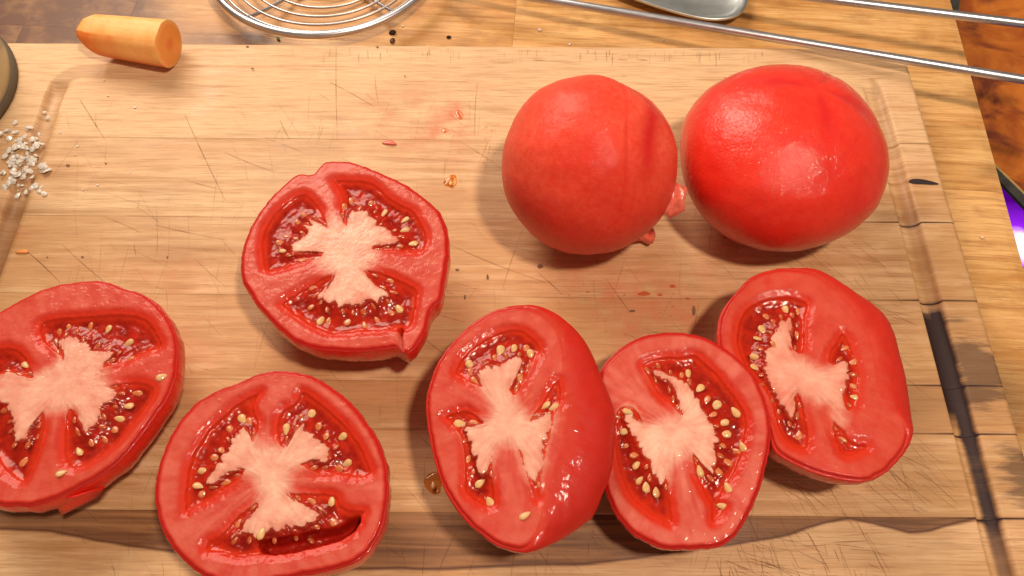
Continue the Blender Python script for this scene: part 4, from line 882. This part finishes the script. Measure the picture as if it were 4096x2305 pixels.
while made < 110:
    x, y = R.gauss(85, 55), R.gauss(630, 62)
    if x < -30 or x > 205 or inside_jar(x, y): continue
    b = tob(at(x, y, ZB)); gd = abs(float(rrect(b[0], b[1], GX0, GX1, GY0, GY1, .010)))/GW
    dz = -GD*math.sqrt(max(0, 1-gd**2.4)) if gd < 1 else 0
    flake(x, y, R.uniform(.0009, .0024), ZB+dz+R.uniform(0, .0016)*(made > 60)); made += 1
for x, y, r in [(140, 745, .0024), (158, 765, .0020), (128, 752, .0019), (165, 748, .0016), (172, 660, .0015), (185, 655, .0012), (70, 700, .0026), (20, 750, .0022), (178, 450, .0012), (190, 470, .0013)]:
    flake(x, y, r, ZB-.0008, 'loose salt flake strayed a little from the pile', 'stray salt flakes')
for x, y, r in [(418, 320, .0007), (430, 383, .0008), (540, 430, .0008), (240, 530, .0007), (300, 620, .0006), (330, 760, .0006), (520, 690, .0006), (390, 740, .0007), (620, 270, .0005), (310, 585, .0007)]:
    flake(x, y, r, ZB, 'tiny salt crumb scattered on the pale board', 'scattered salt crumbs')
M_PEP = plain('pepper', (.020, .008, .006), .75, .4, 500, spec=.2); M_PEPB = plain('pepper_brown', (.075, .018, .012), .45, .4, 500)
M_HERB = plain('herb', (.10, .14, .04), .6, .3)
def bit(name, x, y, r, z, mat, label, cat, seed, flat=.5, sc=(1, 1, 1), rot=0, group=None):
    m = lump(name, 1.0, seed, flat); m.materials.append(mat); o = bpy.data.objects.new(name, m); COL.objects.link(o)
    p = at(x, y, z+r*.3); o.location = (p[0], p[1], z+r*flat*.8*sc[2]+.0001); o.scale = (r*sc[0], r*sc[1], r*sc[2]); o.rotation_euler = (0, 0, math.radians(rot))
    for f in m.polygons: f.use_smooth = True
    return tag(o, label, cat, group)
bit('pepper_crumb', 1570, 131, .0022, 0, M_PEP, 'black pepper crumb with ragged edge beside the skimmer ring', 'pepper', 51, .4)
bit('pepper_crumb', 1571, 163, .0020, 0, M_PEPB, 'brown pepper crumb touching the black crumb', 'pepper', 52, .4, rot=80)
bit('pepper_crumb', 1795, 149, .0014, 0, M_PEP, 'small black pepper crumb alone on the table', 'pepper', 53, .4)
bit('herb_flake', 1112, 156, .0022, 0, M_HERB, 'tiny green herb flake between skimmer and board', 'herb', 54, .35, (.45, 1, 1), 20)
bit('bread_crumb', 1612, 105, .0008, 0, M_SALT, 'tiny pale crumb on the table by the skimmer ring', 'crumb', 55, .5)
bit('bread_crumb', 2158, 120, .0012, 0, M_SALT, 'pale crumb on the table by the stave joint', 'crumb', 56, .5)
bit('bread_crumb', 2278, 178, .0008, 0, M_SALT, 'pale crumb on the table tight against the board edge', 'crumb', 57, .5)
bit('bread_crumb', 2653, 163, .0006, 0, M_SALT, 'speck of crumb on the table under the skimmer rods', 'crumb', 58, .5)
bit('bread_crumb', 3927, 950, .0011, 0, plain('pink_crumb', (.80, .52, .38), .5, .1), 'pinkish crumb on the table margin right of the board', 'crumb', 59, .5)
bit('carrot_crumb', 92, 1006, .0024, ZB, M_CRUMBO, 'orange carrot shred on the board near the salt', 'carrot shred', 60, .25, (1.5, .6, 1), 12)
bit('tomato_scrap', 1560, 568, .0034, ZB, M_FLAP, 'small red tomato scrap on the open board', 'tomato scrap', 61, .14, (1.2, .55, 1), -5)
for k, (x, y, r, sx, sy, rot) in enumerate([(1838, 455, .0026, .7, 1.5, 20), (1780, 520, .0020, 1, 1, 0), (2575, 1172, .0022, 1.3, .7, 0), (2690, 1145, .0013, 1, 1, 0), (2640, 1178, .0012, 1, .7, 0), (2900, 948, .0012, 1, 1, 0)]):
    bit('tomato_smear', x, y, r, ZB, juice_mat('smear%d' % k, (.99, .80, .70, 1), .4), 'thin translucent smear of tomato pulp on the board', 'pulp smear', 70+k, .05, (sx, sy, 1), rot, 'pulp smears on the board')
# two seeds in their drops of juice
for (x, y, rot, rx, ry, lab) in [(1803, 722, 80, .0038, .0046, 'between the notched half and the whole tomato'), (1733, 1932, 85, .0036, .0060, 'against the half with the smooth flank')]:
    bit('juice_drop', x, y, .001, ZB, M_JUICE, 'amber drop of juice round a seed '+lab, 'juice', int(x), .07, (rx*1000, ry*1000, 1.6), 10)
    o = bpy.data.objects.new('tomato_seed', SEEDS[0]); COL.objects.link(o); p = at(x, y+10, ZB+.001)
    o.location = (p[0], p[1], ZB+.0011); o.scale = (.0030, .0026, .0026); o.rotation_euler = (0, 0, math.radians(rot+10))
    tag(o, 'cream seed in a juice drop '+lab, 'seed')
for k in range(34):
    x, y = R.choice([(R.uniform(1650, 1990), R.uniform(500, 760)), (R.uniform(1930, 2000), R.uniform(440, 700)), (R.uniform(2250, 2950), R.uniform(1060, 1350)), (R.uniform(1700, 1800), R.uniform(900, 1060))])
    bit('juice_droplet', x, y, R.uniform(.0003, .0008), ZB, M_DROP, 'tiny clear droplet of juice glinting on the board', 'droplet', 100+k, .55, group='juice droplets on the board')
